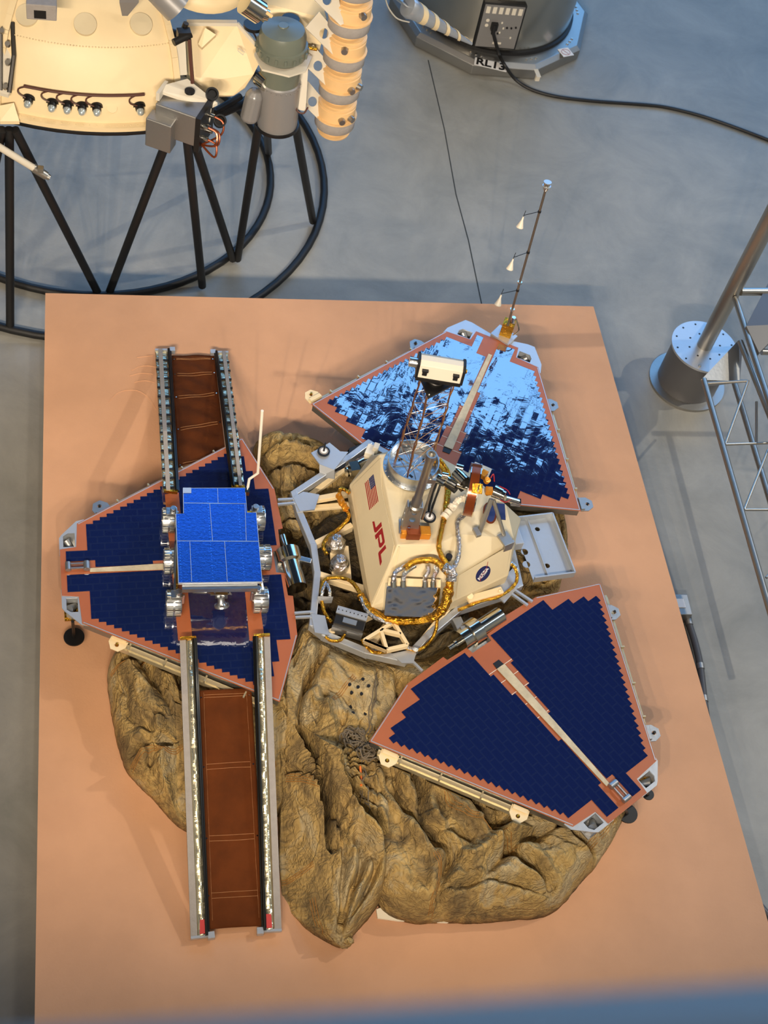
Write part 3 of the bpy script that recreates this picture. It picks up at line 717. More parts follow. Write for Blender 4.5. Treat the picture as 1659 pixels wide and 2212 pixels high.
# high-gain antenna: short copper-sided drum on edge, with its motors
hc = at(1019, 1058, .86); hx = (at(1032, 1061, .86) - hc).normalized(); hx = Vector((hx.x, hx.y, .06)).normalized()
b = MB(); b.cyl(hc - hx*.026, hc + hx*.024, .135, None, 40, cap=False); hga = b.build('high_gain_antenna', M_copper, lander, smooth=True)
b = MB(); b.cyl(hc - hx*.027, hc - hx*.022, .1355, None, 40); b.cyl(hc + hx*.022, hc + hx*.027, .137, None, 40); b.build('antenna_face', M_chrome, hga)
U_, V_, N_ = frame(hx); 
q = at(1018, 1066, .99); b = MB(); b.box(hc + Vector((0, -.075, .112)), .052, .05, .006, (1, 0, 0), (0, .83, .56)); b.build('gold_patch', M_gold, hga)
b = MB()
for (x0, y0, x1, y1, z, r) in ((944, 1032, 962, 1042, .84, .026), (962, 1034, 986, 1048, .84, .019), (984, 1020, 1004, 1040, .88, .030), (988, 1045, 1008, 1052, .84, .018), (985, 1008, 1000, 1012, .90, .018), (955, 1025, 968, 1028, .88, .014)):
    b.cyl(at(x0, y0, z), at(x1, y1, z), r, None, 20)
b.build('antenna_motor', M_chrome, lander, smooth=True, split=True)
b = MB()
for (x0, y0, x1, y1, z, r) in ((960, 1040, 985, 1060, .80, .018), (975, 1030, 1000, 1058, .82, .015), (1002, 1035, 1008, 1050, .86, .022)): b.cyl(at(x0, y0, z), at(x1, y1, z), r, None, 14)
b.build('gear_housing', M_dark, lander, smooth=True, split=True)
b = MB()
b.cyl(at(1050, 1062, .84), at(1062, 1060, .84), .022, None, 20); b.box(at(1056, 1060, .86), .035, .03, .03); b.box(at(1045, 1025, .86), .03, .04, .03, (1, -.6, 0), (.6, 1, 0)); b.cyl(at(1050, 1040, .88), at(1054, 1036, .90), .016, None, 14)
b.build('drive_unit', M_amber, lander, smooth=True, split=True)
b = MB(); b.cyl(at(1066, 1060, .84), at(1084, 1068, .84), .033, .030, 24); b.cyl(at(1084, 1068, .84), at(1090, 1071, .84), .024, None, 20); b.cyl(at(1092, 1076, .80), at(1120, 1084, .78), .014, None, 14); b.box(at(1114, 1085, .77), .05, .03, .03)
b.build('elevation_motor', M_chrome, lander, smooth=True, split=True)
b = MB()
for (pts, z) in ((((1078, 1050), (1095, 1058), (1102, 1068)), .86), (((1080, 1080), (1092, 1085), (1104, 1078)), .84)): b.tube([at(x, y, z) for x, y in pts], .0025, 5, sub=4)
b.tube([at(1060, 1032, .9), at(1066, 1024, .92), at(1068, 1040, .88)], .003, 5, sub=4); b.build('red_wire', M_red, lander, split=True)
b = MB()
for q in ((1062, 1078, .82, 1035, 1152, .66, .013), (1066, 1080, .82, 1090, 1160, .66, .010)): b.tube([at(*q[:3]), at(*q[3:6])], q[6], 8)
b.build('support_strut', M_steel, lander, smooth=True, split=True)
b = MB(); b.box(at(1092, 1165, .665), .06, .075, .014, (.85, .5, 0), (-.5, .85, 0)); b.box(at(1098, 1180, .63), .055, .014, .07, (.85, .5, 0), (-.5, .85, 0)); b.box(at(1030, 1150, .70), .028, .05, .02, (.9, .4, 0), (-.4, .9, 0)); b.build('strut_foot', M_alud, lander, bevel=.002, split=True)
# oval opening edged in copper, and a dark square window on the box
b = MB(); o = at(1058, 1108, .692); b.tube([o + Vector((.030*math.cos(a), .062*math.sin(a), .0)) for a in np.linspace(0, 2*PI, 24, endpoint=False)], .006, 6, closed=True); b.build('opening_rim', M_copper, lander)
b = MB(); P = [o + Vector((.028*math.cos(a), .060*math.sin(a), .002)) for a in np.linspace(0, 2*PI, 24, endpoint=False)]; b.prism(P, (0, 0, .003)); b.box(at(1082, 1105, .68), .045, .10, .004); b.build('dark_window', M_navy, lander)
b = MB(); q = at(970, 1202, .705); b.cyl(q - Vector((0, 0, .02)), q + Vector((0, 0, .004)), .017, None, 18); b.build('vent_cap', M_dark, lander)

# foil-faced instrument box with connectors, low at the front of the box
fz = .58
P = [at(836, 1266, fz), at(952, 1270, fz), at(944, 1334, .46), at(830, 1330, .46)]
nrm = plane_of(P[0], P[1], P[2]); nrm = nrm if nrm.y < 0 or nrm.z > 0 else -nrm
b = MB(); g = 10; vs = []; fs = []
for j in range(g + 1):
    for i_ in range(g + 5):
        s_, t_ = i_/(g+4), j/g; p = (P[0]*(1-s_) + P[1]*s_)*(1-t_) + (P[3]*(1-s_) + P[2]*s_)*t_
        e = 0 if j in (0, g) or i_ in (0, g+4) else random.uniform(-.007, .007)*(.4 + abs(s_-.5)); vs.append(p + nrm*e)
for j in range(g):
    for i_ in range(g + 4): k = j*(g+5)+i_; fs.append((k, k+g+5, k+g+6, k+1))
b.add(vs, fs); ib = b.build('foil_cover', M_foilb, lander)
for p in ib.data.polygons: p.use_smooth = True
ib.modifiers.new('s', 'SUBSURF').render_levels = 2
b = MB(); b.prism([p - nrm*.004 for p in P], -nrm*.07); b.build('instrument_box', M_alu, lander, bevel=.004)
b = MB(); b.prism([at(840, 1248, .60), at(952, 1252, .60), at(952, 1268, .585), at(838, 1264, .585)], (0, 0, -.02)); b.build('connector_shelf', M_cream, lander)
b = MB()
for x in (850, 871, 918, 936): b.tube([at(x, 1262, .60), at(x+1, 1245, .635), at(x+7, 1234, .65), at(x+26 if x < 900 else x+6, 1222, .66)], .0125, 8, sub=4, wob=.12)
b.build('foil_hose', M_foil, lander, split=True)
b = MB()
for x in (850, 871, 918, 936): b.cyl(at(x, 1268, .59), at(x, 1256, .61), .016, None, 12)
b.build('connector', M_chrome, lander, smooth=True, split=True)

# cable harnesses
def harness(pts, r, m, name='cable_harness', wob=.14, sub=6):
    b = MB(); b.tube([at(x, y, z) for x, y, z in pts], r, 9, sub=sub, wob=wob); return b.build(name, m, lander)
harness([(940, 995, .74), (958, 1015, .73), (966, 1050, .72), (962, 1100, .72), (955, 1140, .72), (948, 1180, .72), (956, 1205, .71), (972, 1228, .70)], .013, M_gold)
harness([(950, 992, .74), (968, 1018, .73), (972, 1050, .72), (966, 1090, .72), (960, 1130, .72)], .009, M_gold)
harness([(1008, 1075, .76), (1008, 1092, .73), (1003, 1112, .72), (988, 1128, .71), (990, 1160, .705), (992, 1185, .70), (988, 1210, .69), (978, 1228, .68)], .012, M_foil, 'foil_harness')
harness([(975, 1225, .69), (972, 1250, .66), (970, 1280, .60), (962, 1305, .54), (950, 1325, .50), (930, 1336, .46), (890, 1342, .43), (850, 1340, .42), (815, 1328, .42), (790, 1305, .42), (778, 1285, .42)], .020, M_gold, sub=9)
harness([(970, 1270, .63), (963, 1302, .57), (952, 1322, .52)], .026, M_gold, 'wrapped_harness')
harness([(978, 1232, .69), (972, 1240, .69), (965, 1236, .69), (952, 1222, .69), (940, 1212, .69), (915, 1210, .69), (890, 1216, .68), (876, 1228, .67)], .016, M_gold)
harness([(960, 1225, .70), (975, 1235, .70), (975, 1255, .67)], .026, M_foil, 'foil_wrap')
harness([(779, 1285, .43), (765, 1262, .42), (745, 1250, .40), (715, 1248, .38), (698, 1258, .38), (695, 1290, .37), (700, 1320, .36), (716, 1345, .36)], .010, M_gold)
harness([(780, 1290, .43), (790, 1315, .42), (812, 1335, .42), (845, 1346, .41)], .013, M_foil, 'foil_harness')
harness([(755, 1065, .46), (738, 1055, .45), (733, 1068, .44), (738, 1090, .44), (752, 1108, .44), (752, 1120, .43), (735, 1140, .40), (708, 1160, .39), (698, 1180, .39), (706, 1198, .39)], .010, M_gold)
harness([(732, 1070, .45), (740, 1088, .46), (748, 1100, .46)], .018, M_amber, 'amber_harness')
harness([(945, 1335, .46), (940, 1365, .40), (925, 1390, .38), (900, 1405, .38), (870, 1398, .38), (850, 1404, .38), (822, 1410, .37), (800, 1405, .37), (782, 1382, .37)], .009, M_gold)
harness([(903, 1405, .385), (880, 1398, .385), (862, 1396, .385)], .011, M_foil, 'foil_harness')
harness([(1104, 1218, .44), (1115, 1232, .42), (1116, 1255, .40), (1100, 1275, .39), (1075, 1290, .39), (1040, 1298, .39), (1020, 1306, .39), (990, 1318, .39)], .009, M_gold)
harness([(1100, 1214, .44), (1112, 1222, .43), (1120, 1240, .41)], .010, M_foil, 'foil_harness')
harness([(704, 1258, .38), (697, 1275, .40), (694, 1294, .38)], .009, M_foil, 'foil_harness'); harness([(704, 1258, .38), (712, 1276, .40), (712, 1294, .38)], .009, M_foil, 'foil_harness')
harness([(703, 1375, .37), (715, 1384, .37), (735, 1383, .37), (745, 1370, .38)], .008, M_gold)
harness([(1012, 1070, .80), (1000, 1076, .78), (988, 1084, .76), (975, 1100, .75)], .016, M_ivory, 'bellows_hose', wob=.25)
b = MB()
for k, (x, y, r) in enumerate(((990, 1080, .018), (978, 1092, .020), (970, 1104, .021), (963, 1112, .022))):
    p = at(x, y, .76 - .01*k); q = at(x - 5, y + 6, .755 - .01*k); b.cyl(p, q, r, r*.92, 16)
b.build('bellows', M_ivory, lander, smooth=True, split=True)
b = MB(); b.tube([at(944, 1042, .82), at(935, 1065, .78), at(928, 1090, .75), at(925, 1108, .74)], .006, 8, wob=.1, sub=4); b.tube([at(951, 1048, .82), at(943, 1070, .78), at(935, 1092, .75), at(932, 1105, .74)], .006, 8, wob=.1, sub=4); b.build('black_cable', M_black, lander, split=True)

# foil-wrapped domes on the base
for (x, y) in ((725, 1178), (733, 1222)):
    b = MB(); q = at(x, y, .36); b.lathe([(.052, -.02), (.048, .03), (.042, .045), (.025, .07), (0, .078)], q, n=18, wob=.10); b.build('foil_dome', M_foil, lander)
b = MB(); b.box(at(735, 1215, .345), .10, .20, .012, (1, .1, 0), (-.1, 1, 0)); b.build('dome_plate', M_cream, lander)
# silver instrument block low left
X_ = (at(790, 1335, .42) - at(730, 1318, .42)).normalized(); Y_ = Vector((-X_.y, X_.x, 0))
q = at(755, 1345, .38); b = MB(); b.box(q, .155, .10, .075, X_, Y_); sb = b.build('instrument_block', M_dark, lander, bevel=.003)
b = MB(); b.box(q + Y_*.030 + Vector((0, 0, .041)), .157, .042, .008, X_, Y_); b.build('lid', M_wmetal, sb)
b = MB(); b.box(q - Y_*.056 + Vector((0, 0, -.01)), .157, .012, .055, X_, Y_); b.box(q - Y_*.018 + Vector((0, 0, .040)), .070, .03, .004, X_, Y_); b.build('front_plate', M_alud, sb)
b = MB()
for k in range(8): b.cyl(q + X_*(-.07 + .02*k) + Y_*.030 + Vector((0, 0, .045)), q + X_*(-.07 + .02*k) + Y_*.030 + Vector((0, 0, .0475)), .003, None, 6)
b.build('screw', M_dark, sb)
b = MB(); b.prism([at(686, 1288, .40), at(720, 1289, .40), at(718, 1296, .38), at(690, 1297, .38)], (0, 0, -.03)); b.build('cable_clamp', M_wmetal, lander)
b = MB(); b.beam(at(1010, 1296, .40), at(1085, 1275, .40), .04, .02); b.cyl(at(1016, 1288, .41), at(1016, 1288, .425), .018, None, 18); b.cyl(at(1080, 1276, .41), at(1080, 1276, .42), .008, None, 12); b.build('right_gusset_bar', M_cream, lander, bevel=.004)

# petal motors
b = MB(); p, q = at(622, 1196, .38), at(640, 1288, .31)
ax = Vector((q.x-p.x, q.y-p.y, 0)).normalized(); p0 = at(626, 1212, .34)
b.lathe([(0, -.16), (.016, -.16), (.016, -.06), (.066, -.06), (.066, .01), (.052, .02), (.052, .165), (0, .165)], p0, axis=ax, n=28); b.build('petal_motor', M_chrome, lander, smooth=True)
b = MB(); b.beam(at(632, 1205, .36), at(672, 1215, .36), .03, .03); b.build('motor_link', M_alu, lander, bevel=.003)
p, q = at(968, 1402, .34), at(1080, 1330, .34); ax = (q-p).normalized()
b = MB(); L_ = (q-p).length; b.lathe([(0, 0), (.016, 0), (.016, .04), (.022, .04), (.022, .075), (.062, .076), (.062, .135), (.074, .136), (.074, .20), (.048, .205), (.048, L_), (0, L_)], p, axis=ax, n=32); b.build('petal_motor', M_chrome, lander, smooth=True)
b = MB(); b.box(at(990, 1350, .36), .05, .07, .04, (1, .4, 0), (-.4, 1, 0)); b.box(at(1000, 1360, .38), .03, .03, .03, (1, .4, 0), (-.4, 1, 0)); b.build('motor_link', M_alud, lander, bevel=.003)
# parts at the rear left of the box
b = MB(); b.cyl(at(772, 1005, .42), at(800, 990, .42), .03, None, 16); b.cyl(at(748, 1020, .38), at(790, 1012, .38), .028, None, 16); b.box(at(765, 1012, .44), .05, .06, .05, (1, .3, 0), (-.3, 1, 0)); b.build('rear_motor', M_chrome, lander, smooth=True, split=True)
b = MB(); b.box(at(800, 975, .46), .05, .07, .04, (1, -.3, 0), (.3, 1, 0)); b.box(at(812, 968, .48), .03, .04, .05, (1, -.3, 0), (.3, 1, 0)); b.box(at(1040, 1015, .50), .10, .05, .03, (1, -.4, 0), (.4, 1, 0)); b.build('rear_bracket', M_ivory, lander, bevel=.004, split=True)

# right-hand tray with round holes
T0 = at(1108, 1120, .36); T1 = at(1193, 1110, .36); T2 = at(1207, 1232, .36); T3 = at(1118, 1250, .36)
U = (T1-T0).normalized(); Vv = (T3-T0); Vv = (Vv - U*Vv.dot(U)).normalized(); Nn = -U.cross(Vv); Nn = Nn if Nn.z > 0 else -Nn
w_ = (T1-T0).length; h_ = (T3-T0).length
b = MB(); 
def uvp(x, y): v_ = at(x, y, .335) - T0; return (v_.dot(U), v_.dot(Vv))
holes = [circ(*uvp(x, y), r, 16) for x, y, r in ((1161, 1143, .014), (1182, 1222, .015), (1133, 1192, .020), (1137, 1219, .021))]; print('tray', w_, h_, [h[0] for h in holes])
outer = [(0, 0), (w_, 0), (w_, h_), (0, h_)]
b.plate(T0 - Nn*.025, U, Vv, Nn, outer, holes, .004); tray = b.build('equipment_tray', M_wmetal, lander)
b = MB(); T = [T0, T0 + U*w_, T0 + U*w_ + Vv*h_, T0 + Vv*h_]
for k in (0, 1, 2): b.beam(T[k] - Nn*.012, T[(k+1) % 4] - Nn*.012, .008, .045)
b.beam(T0 + U*w_*.38 - Nn*.022, T0 + U*w_*.38 + Vv*h_ - Nn*.022, .006, .02); b.build('tray_rim', M_wmetal, tray)
b = MB(); b.box(at(1112, 1158, .43), .05, .14, .06, U, Vv); b.build('tray_block', M_wmetal, lander, bevel=.004)

# ------------------------------------------------------------------ weather mast on the rear petal
wb0 = at(1092, 722, .36); Zh = 1.08
_top = wb0 + Vector((.0, 0, 1.10))
b = MB(); b.box(wb0 + Vector((-.01, -.01, .0)), .13, .10, .012, (.8, -.6, 0), (.6, .8, 0)); wm_ = b.build('mast_foot', M_wmetal, lander)
b = MB(); b.box(wb0 + Vector((.0, .0, .055)), .07, .06, .10, (.95, -.3, 0), (.3, .95, 0)); b.build('mast_hinge', M_gold, lander)
b = MB(); b.cyl(wb0 + Vector((.015, .0, .10)), wb0 + Vector((.015, 0, .15)), .02, .012, 12); b.tube([wb0 + Vector((.04, -.02, .02)), wb0 + Vector((.06, -.03, .08)), wb0 + Vector((.03, .0, .14))], .004, 6, sub=4); b.build('mast_clamp', M_chrome, lander)
mb_ = at(1097, 703, .50)
# leaning rod: solve the upper end on its own height
mt_ = at(1178, 412, 1.42)
M_rod = mat('grey_brown_rod', (120, 106, 94), .7, .4)
b = MB(); b.tube([mb_, mt_], .007, 8); rod = b.build('weather_mast', M_rod, lander, smooth=True)
D_ = (mt_ - mb_)
b = MB(); b.cyl(mt_, mt_ + D_.normalized()*.02, .010, .018, 12); b.cyl(mt_ + D_.normalized()*.02, mt_ + D_.normalized()*.05, .018, .018, 16); b.build('sensor_neck', M_chrome, rod, smooth=True)
b = MB(); 
for hh, rr in ((.052, .022), (.028, .024)): b.cyl(mt_ + D_.normalized()*hh, mt_ + D_.normalized()*(hh + .004), rr, None, 24)
b.build('sensor_disc', M_wmetal, rod, split=True)
b = MB()
def on_rod(y): t = min(1, max(0, (y - 703) / (412 - 703.0))); 
for (yr, cx, cy) in ((457, 1127, 474), (545, 1105, 565), (627, 1079, 643)):
    lo, hi = 0.0, 1.0
    for _ in range(30):
        t = (lo + hi)/2; p = mb_ + D_*t; qq = RC.T.T @ (np.array(p) - CAMLOC); yy = 1106 + FPX*qq[1]/qq[2]
        if yy > yr: lo = t
        else: hi = t
    p = mb_ + D_*t; e = at(cx + 5, cy - 9, p.z)
    b = MB(); b.tube([p, e], .0022, 5); b.tube([at(cx + 9, cy - 19, e.z + .015), at(cx + 3, cy - 5, e.z - .01)], .0018, 5); b.cyl(p - D_.normalized()*.006, p + D_.normalized()*.006, .010, None, 8); b.build('sock_arm', M_dark, rod)
    b = MB(); b.lathe([(.004, 0), (.0065, -.02), (.021, -.062), (.019, -.066), (0, -.060)], e + Vector((-.004, -.012, .0)), axis=(.12, .35, .9), n=16); b.build('wind_sock', M_ivory, rod, smooth=True)
b = MB()
for t in (.33, .12): p = mb_ + D_*t; b.cyl(p, p + D_.normalized()*.012, .014, None, 8)
b.build('rod_collar', M_chrome, rod, split=True)
# ------------------------------------------------------------------ airbags
def vnoise(x, y, seed):
    r = np.random.default_rng(seed); T = r.random((64, 64))
    xi = np.floor(x).astype(int); yi = np.floor(y).astype(int); fx = x - xi; fy = y - yi
    fx = fx*fx*(3-2*fx); fy = fy*fy*(3-2*fy); g = lambda a, c: T[a % 64, c % 64]
    return (g(xi, yi)*(1-fx) + g(xi+1, yi)*fx)*(1-fy) + (g(xi, yi+1)*(1-fx) + g(xi+1, yi+1)*fx)*fy
def fbm(x, y, seed, o=4):
    s = 0; a = 1; t = 0
    for k in range(o): s = s + a*vnoise(x*2**k + 17*k, y*2**k + 31*k, seed + k); t += a; a *= .5
    return s/t*2 - 1
def seg_dist(X, Y, p, q):
    dx, dy = q[0]-p[0], q[1]-p[1]; t = np.clip(((X-p[0])*dx + (Y-p[1])*dy)/(dx*dx+dy*dy+1e-12), 0, 1)
    return np.hypot(X-p[0]-t*dx, Y-p[1]-t*dy)
def airbag(pix, cen, H, creases, ridges, gathers, label, seed, rings=170, segs=620, base=0.004, flow=-90, M=None):
    O = [at(x, y, 0.02) for x, y in pix]; O = smooth([Vector((p.x, p.y, 0)) for p in O], 10, True)
    C0 = at(*cen, 0.02); cx, cy = C0.x, C0.y
    A = np.array([(math.atan2(p.y-cy, p.x-cx), math.hypot(p.x-cx, p.y-cy)) for p in O]); A = A[np.argsort(A[:, 0])]
    th = np.linspace(-PI, PI, segs, endpoint=False); R = np.interp(th, A[:, 0], A[:, 1], period=2*PI)
    R = (np.roll(R, 2) + R*2 + np.roll(R, -2))/4
    tt = np.linspace(0, 1, rings + 1)[1:] ** .85; t, TH = np.meshgrid(tt, th, indexing='ij'); RR = R[None, :]*t
    RR = RR * (1 + .012*fbm(TH*9, t*0+3, seed+50)*t)
    X = cx + RR*np.cos(TH); Y = cy + RR*np.sin(TH)
    edge = R[None, :]*(1-t)
    dome = H*np.sqrt(np.clip(1 - (1 - np.clip(edge/.16, 0, 1))**2, 0, 1))
    wx = X + .10*fbm(X*3, Y*3, seed+9); wy = Y + .10*fbm(X*3+9, Y*3, seed+12)
    fa = math.radians(flow); AL = wx*math.cos(fa) + wy*math.sin(fa); AC = -wx*math.sin(fa) + wy*math.cos(fa)
    h = .030*fbm(AL*1.6, AC*3.2, seed, 3)
    for k, (f, a, w) in enumerate(((1.9, .038, .07), (3.6, .028, .06), (7.5, .015, .07), (15, .008, .08), (28, .004, .1))):
        q = fbm(AL*f*.55 + 5*k, AC*f*1.5 + 3*k, seed+20+k, 2); h = h - a*np.exp(-np.abs(q)/(w*.9)) + .35*a*np.exp(-((q-.2)/.12)**2)
    for (gx, gy, rad, n, amp) in gathers:
        g = at(gx, gy, .1); dx, dy = X-g.x, Y-g.y; d = np.hypot(dx, dy); an = np.arctan2(dy, dx)
        fold = np.abs(np.sin(an*n/2 + 2.2*fbm(X*3, Y*3, seed+33)+fbm(d*6, an*2, seed+34)))
        h = h + amp*(fold-.6)*np.exp(-(d/rad)**2)*np.clip(d/.08, 0, 1)
    for line, a, w in creases + ridges:
        P = smooth([at(x, y, .12) for x, y in line], 5)
        d = np.full(X.shape, 9.0)
        for p, q in zip(P, P[1:]): d = np.minimum(d, seg_dist(X, Y, p, q))
        d = d*(1 + .3*fbm(X*12, Y*12, seed+44)); h = h + a*1.15*((np.exp(-d/w) if a < 0 else np.exp(-(d/w)**2)) - .35*np.exp(-((d-2.2*w)/(w*1.3))**2))
    for _ in range(2): h = (np.roll(h, 1, 1) + h*2 + np.roll(h, -1, 1))/4; h[1:-1] = (h[:-2] + h[1:-1]*2 + h[2:])/4
    h = h*np.clip(edge/.07, 0, 1)*(H/.2)
    Z = base + np.clip(dome + h, .01*np.clip(edge/.02, 0, 1), None)
    # squashed under the petals and the base
    lim = np.full(X.shape, 9.0)
    for i in range(3):
        nx, ny = math.cos(ANG[i]), math.sin(ANG[i]); r_ = X*nx + Y*ny; s_ = -X*ny + Y*nx
        dd = np.maximum.reduce([.60 - r_, r_ - 1.72, (np.abs(s_) - (.83 - (r_-.74)*.5618))*.87]); lim = np.minimum(lim, .262 + np.clip(dd-.0, 0, 9)*1.5)
    lim = np.minimum(lim, (.25 if M else .15) + np.clip(np.hypot(X, Y) - .50, 0, 9)*(1.5 if M else .9))
    ra, rb_ = at(485, 1380, .33), at(510, 2018, .0); rd = Vector((rb_.x-ra.x, rb_.y-ra.y)); RL = rd.length; rd.normalize()
    al = (X-ra.x)*rd.x + (Y-ra.y)*rd.y; la = np.abs(-(X-ra.x)*rd.y + (Y-ra.y)*rd.x)
    lim = np.minimum(lim, np.where((al > -.1), .335*(1-al/RL) - .035 + np.clip(la-.245, 0, 9)*1.2, 9))
    ra, rb_ = at(430, 1000, .30), at(415, 768, .0); rd = Vector((rb_.x-ra.x, rb_.y-ra.y)); RL = rd.length; rd.normalize()
    Z = np.minimum(Z, lim - .006*(1+fbm(X*9, Y*9, seed+60)))
    v = [(cx, cy, float(Z[0].mean()))] + list(zip(X.ravel().tolist(), Y.ravel().tolist(), Z.ravel().tolist()))
    f = [(0, 1+i, 1+(i+1) % segs) for i in range(segs)]
    for j in range(rings-1):
        a = 1 + j*segs
        f += [(a+i, a+segs+i, a+segs+(i+1) % segs, a+(i+1) % segs) for i in range(segs)]
    # rolled-under edge
    a = 1 + (rings-1)*segs; n0 = len(v)
    v += [(cx + (R[i]-.012)*math.cos(th[i]), cy + (R[i]-.012)*math.sin(th[i]), .001) for i in range(segs)]
    f += [(a+i, n0+i, n0+(i+1) % segs, a+(i+1) % segs) for i in range(segs)]; f.append(tuple(n0+i for i in range(segs))[::-1])
    b = MB(); b.v = v; b.f = f; o = b.build('airbag', M or M_bag, smooth=False, org=(cx, cy, 0))
    for p in o.data.polygons: p.use_smooth = True
    tag(o, label, 'airbag', 'deflated airbags under the lander')
    o['_h'] = 0
    del o['_h']
    def zat(x, y):
        d = (X-x)**2 + (Y-y)**2; k = d.argmin(); return float(Z.ravel()[k]) if d.ravel()[k] < .0006 else -1
    return o, zat
def seam(o, zat, pts, k=3, gap=.010, r=.0022):
    P = smooth([at(x, y, .2) for x, y in pts], 8); b = MB()
    for j in range(k):
        L_ = []
        for i, p in enumerate(P):
            T = (P[min(i+1, len(P)-1)] - P[max(i-1, 0)]).normalized(); N = Vector((-T.y, T.x, 0)); q = p + N*(j-(k-1)/2)*gap
            zz = zat(q.x, q.y)
            if zz > .01: L_.append(Vector((q.x, q.y, zz + .001)))
        if len(L_) > 2: b.tube(L_, r, 5)
    b.build('seam', M_seam, o)
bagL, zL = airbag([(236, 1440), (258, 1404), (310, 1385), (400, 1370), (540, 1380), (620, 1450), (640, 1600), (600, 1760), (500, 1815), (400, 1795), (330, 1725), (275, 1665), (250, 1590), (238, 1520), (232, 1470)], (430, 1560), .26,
    [([(250, 1640), (310, 1625), (400, 1610)], -.06, .022), ([(300, 1440), (350, 1520), (370, 1560)], -.06, .03), ([(270, 1440), (340, 1425)], -.05, .02), ([(320, 1640), (340, 1710), (390, 1770)], -.05, .02), ([(380, 1440), (390, 1530)], -.08, .03)], [([(300, 1650), (330, 1620), (345, 1590)], .04, .02)],
    [], 'tan wrinkled airbag lobe at the left, running beneath the front ramp', 3, flow=-40)
seam(bagL, zL, [(268, 1644), (300, 1634), (330, 1618), (370, 1622), (396, 1606)])
seam(bagL, zL, [(240, 1440), (290, 1428), (340, 1420)])
seam(bagL, zL, [(430, 1600), (520, 1650), (600, 1640)])
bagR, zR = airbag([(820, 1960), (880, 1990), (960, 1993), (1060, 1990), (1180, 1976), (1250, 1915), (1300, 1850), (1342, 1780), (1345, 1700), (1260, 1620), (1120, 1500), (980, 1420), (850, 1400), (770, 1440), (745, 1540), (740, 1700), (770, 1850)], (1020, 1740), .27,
    [([(870, 1600), (890, 1700), (900, 1790)], -.07, .022), ([(890, 1660), (980, 1710), (1040, 1790), (1100, 1800)], -.08, .022), ([(1040, 1800), (1100, 1860), (1180, 1930)], -.07, .02), ([(920, 1820), (960, 1870), (940, 1940), (960, 1985)], -.08, .022), ([(1200, 1790), (1260, 1840), (1290, 1850)], -.07, .02), ([(960, 1935), (1060, 1920), (1180, 1945)], -.05, .018), ([(790, 1600), (830, 1700), (860, 1760), (930, 1850)], -.08, .024), ([(1040, 1905), (1120, 1830), (1240, 1790)], -.05, .02), ([(900, 1810), (1000, 1830)], -.05, .02)],
    [([(860, 1620), (920, 1700), (980, 1780)], .05, .03), ([(1000, 1880), (1090, 1820), (1200, 1770)], .05, .03)],
    [(900, 1650, .35, 16, .05)], 'largest tan wrinkled airbag lobe, under the front right petal', 11, flow=-48)
seam(bagR, zR, [(920, 1680), (950, 1715), (970, 1760), (1040, 1790), (1110, 1840)])
seam(bagR, zR, [(930, 1860), (945, 1900), (935, 1950), (955, 1980)])
seam(bagR, zR, [(1270, 1830), (1310, 1790), (1335, 1740)], 4)
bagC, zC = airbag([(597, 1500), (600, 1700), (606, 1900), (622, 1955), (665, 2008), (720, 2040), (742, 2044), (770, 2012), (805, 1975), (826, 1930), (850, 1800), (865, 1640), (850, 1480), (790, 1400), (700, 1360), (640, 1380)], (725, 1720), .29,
    [([(690, 1440), (640, 1560), (690, 1720), (700, 1850)], -.09, .024), ([(600, 1660), (680, 1710), (720, 1800), (735, 1900), (730, 2020)], -.09, .024), ([(720, 1700), (770, 1780), (830, 1850)], -.08, .022), ([(690, 1690), (700, 1780), (715, 1950)], -.07, .02), ([(607, 1872), (680, 1855)], -.05, .016), ([(760, 1840), (770, 1900), (735, 2010)], -.07, .02), ([(640, 1600), (700, 1700)], -.06, .02), ([(665, 1880), (690, 2000)], -.06, .018), ([(780, 1850), (800, 1900), (760, 1990)], -.05, .016)],
    [([(695, 1560), (700, 1660), (740, 1760)], .06, .03), ([(750, 1780), (800, 1850)], .05, .03)],
    [(735, 2035, .30, 26, .08), (700, 1690, .30, 22, .07), (650, 1420, .22, 20, .06)], 'tan airbag lobe gathered into a knotted tip at the front, beside the front ramp', 23)
seam(bagC, zC, [(608, 1876), (640, 1872), (680, 1858)]); seam(bagC, zC, [(680, 1925), (690, 1970), (705, 2010)]); seam(bagC, zC, [(600, 1665), (650, 1685), (690, 1712)], 4)
seam(bagC, zC, [(715, 1530), (760, 1480)], 3)
b = MB(); k0 = at(738, 2030, .03)
for k in range(4): b.tube([k0 + Vector((.035*math.cos(a + k), .03*math.sin(a*1.0 + k*.7), .02 + .03*math.sin(a*2 + k) + .012*k)) for a in np.linspace(0, 2*PI, 14, endpoint=False)], .014, 7, closed=True, wob=.2)
b.build('knot', M_bag, bagC, smooth=True)
bagB, zB = airbag([(548, 972), (600, 960), (660, 968), (720, 1000), (790, 1040), (840, 1100), (800, 1180), (700, 1190), (600, 1170), (560, 1090), (545, 1020)], (680, 1080), .27,
    [([(560, 1040), (640, 1030), (720, 1050)], -.06, .02), ([(570, 1000), (650, 990)], -.04, .018), ([(590, 1130), (700, 1130)], -.06, .025)], [([(560, 1015), (640, 1005), (700, 1030)], .04, .03)], [], 'tan wrinkled airbag lobe behind the rover petal and the lander base', 37, 110, 420)
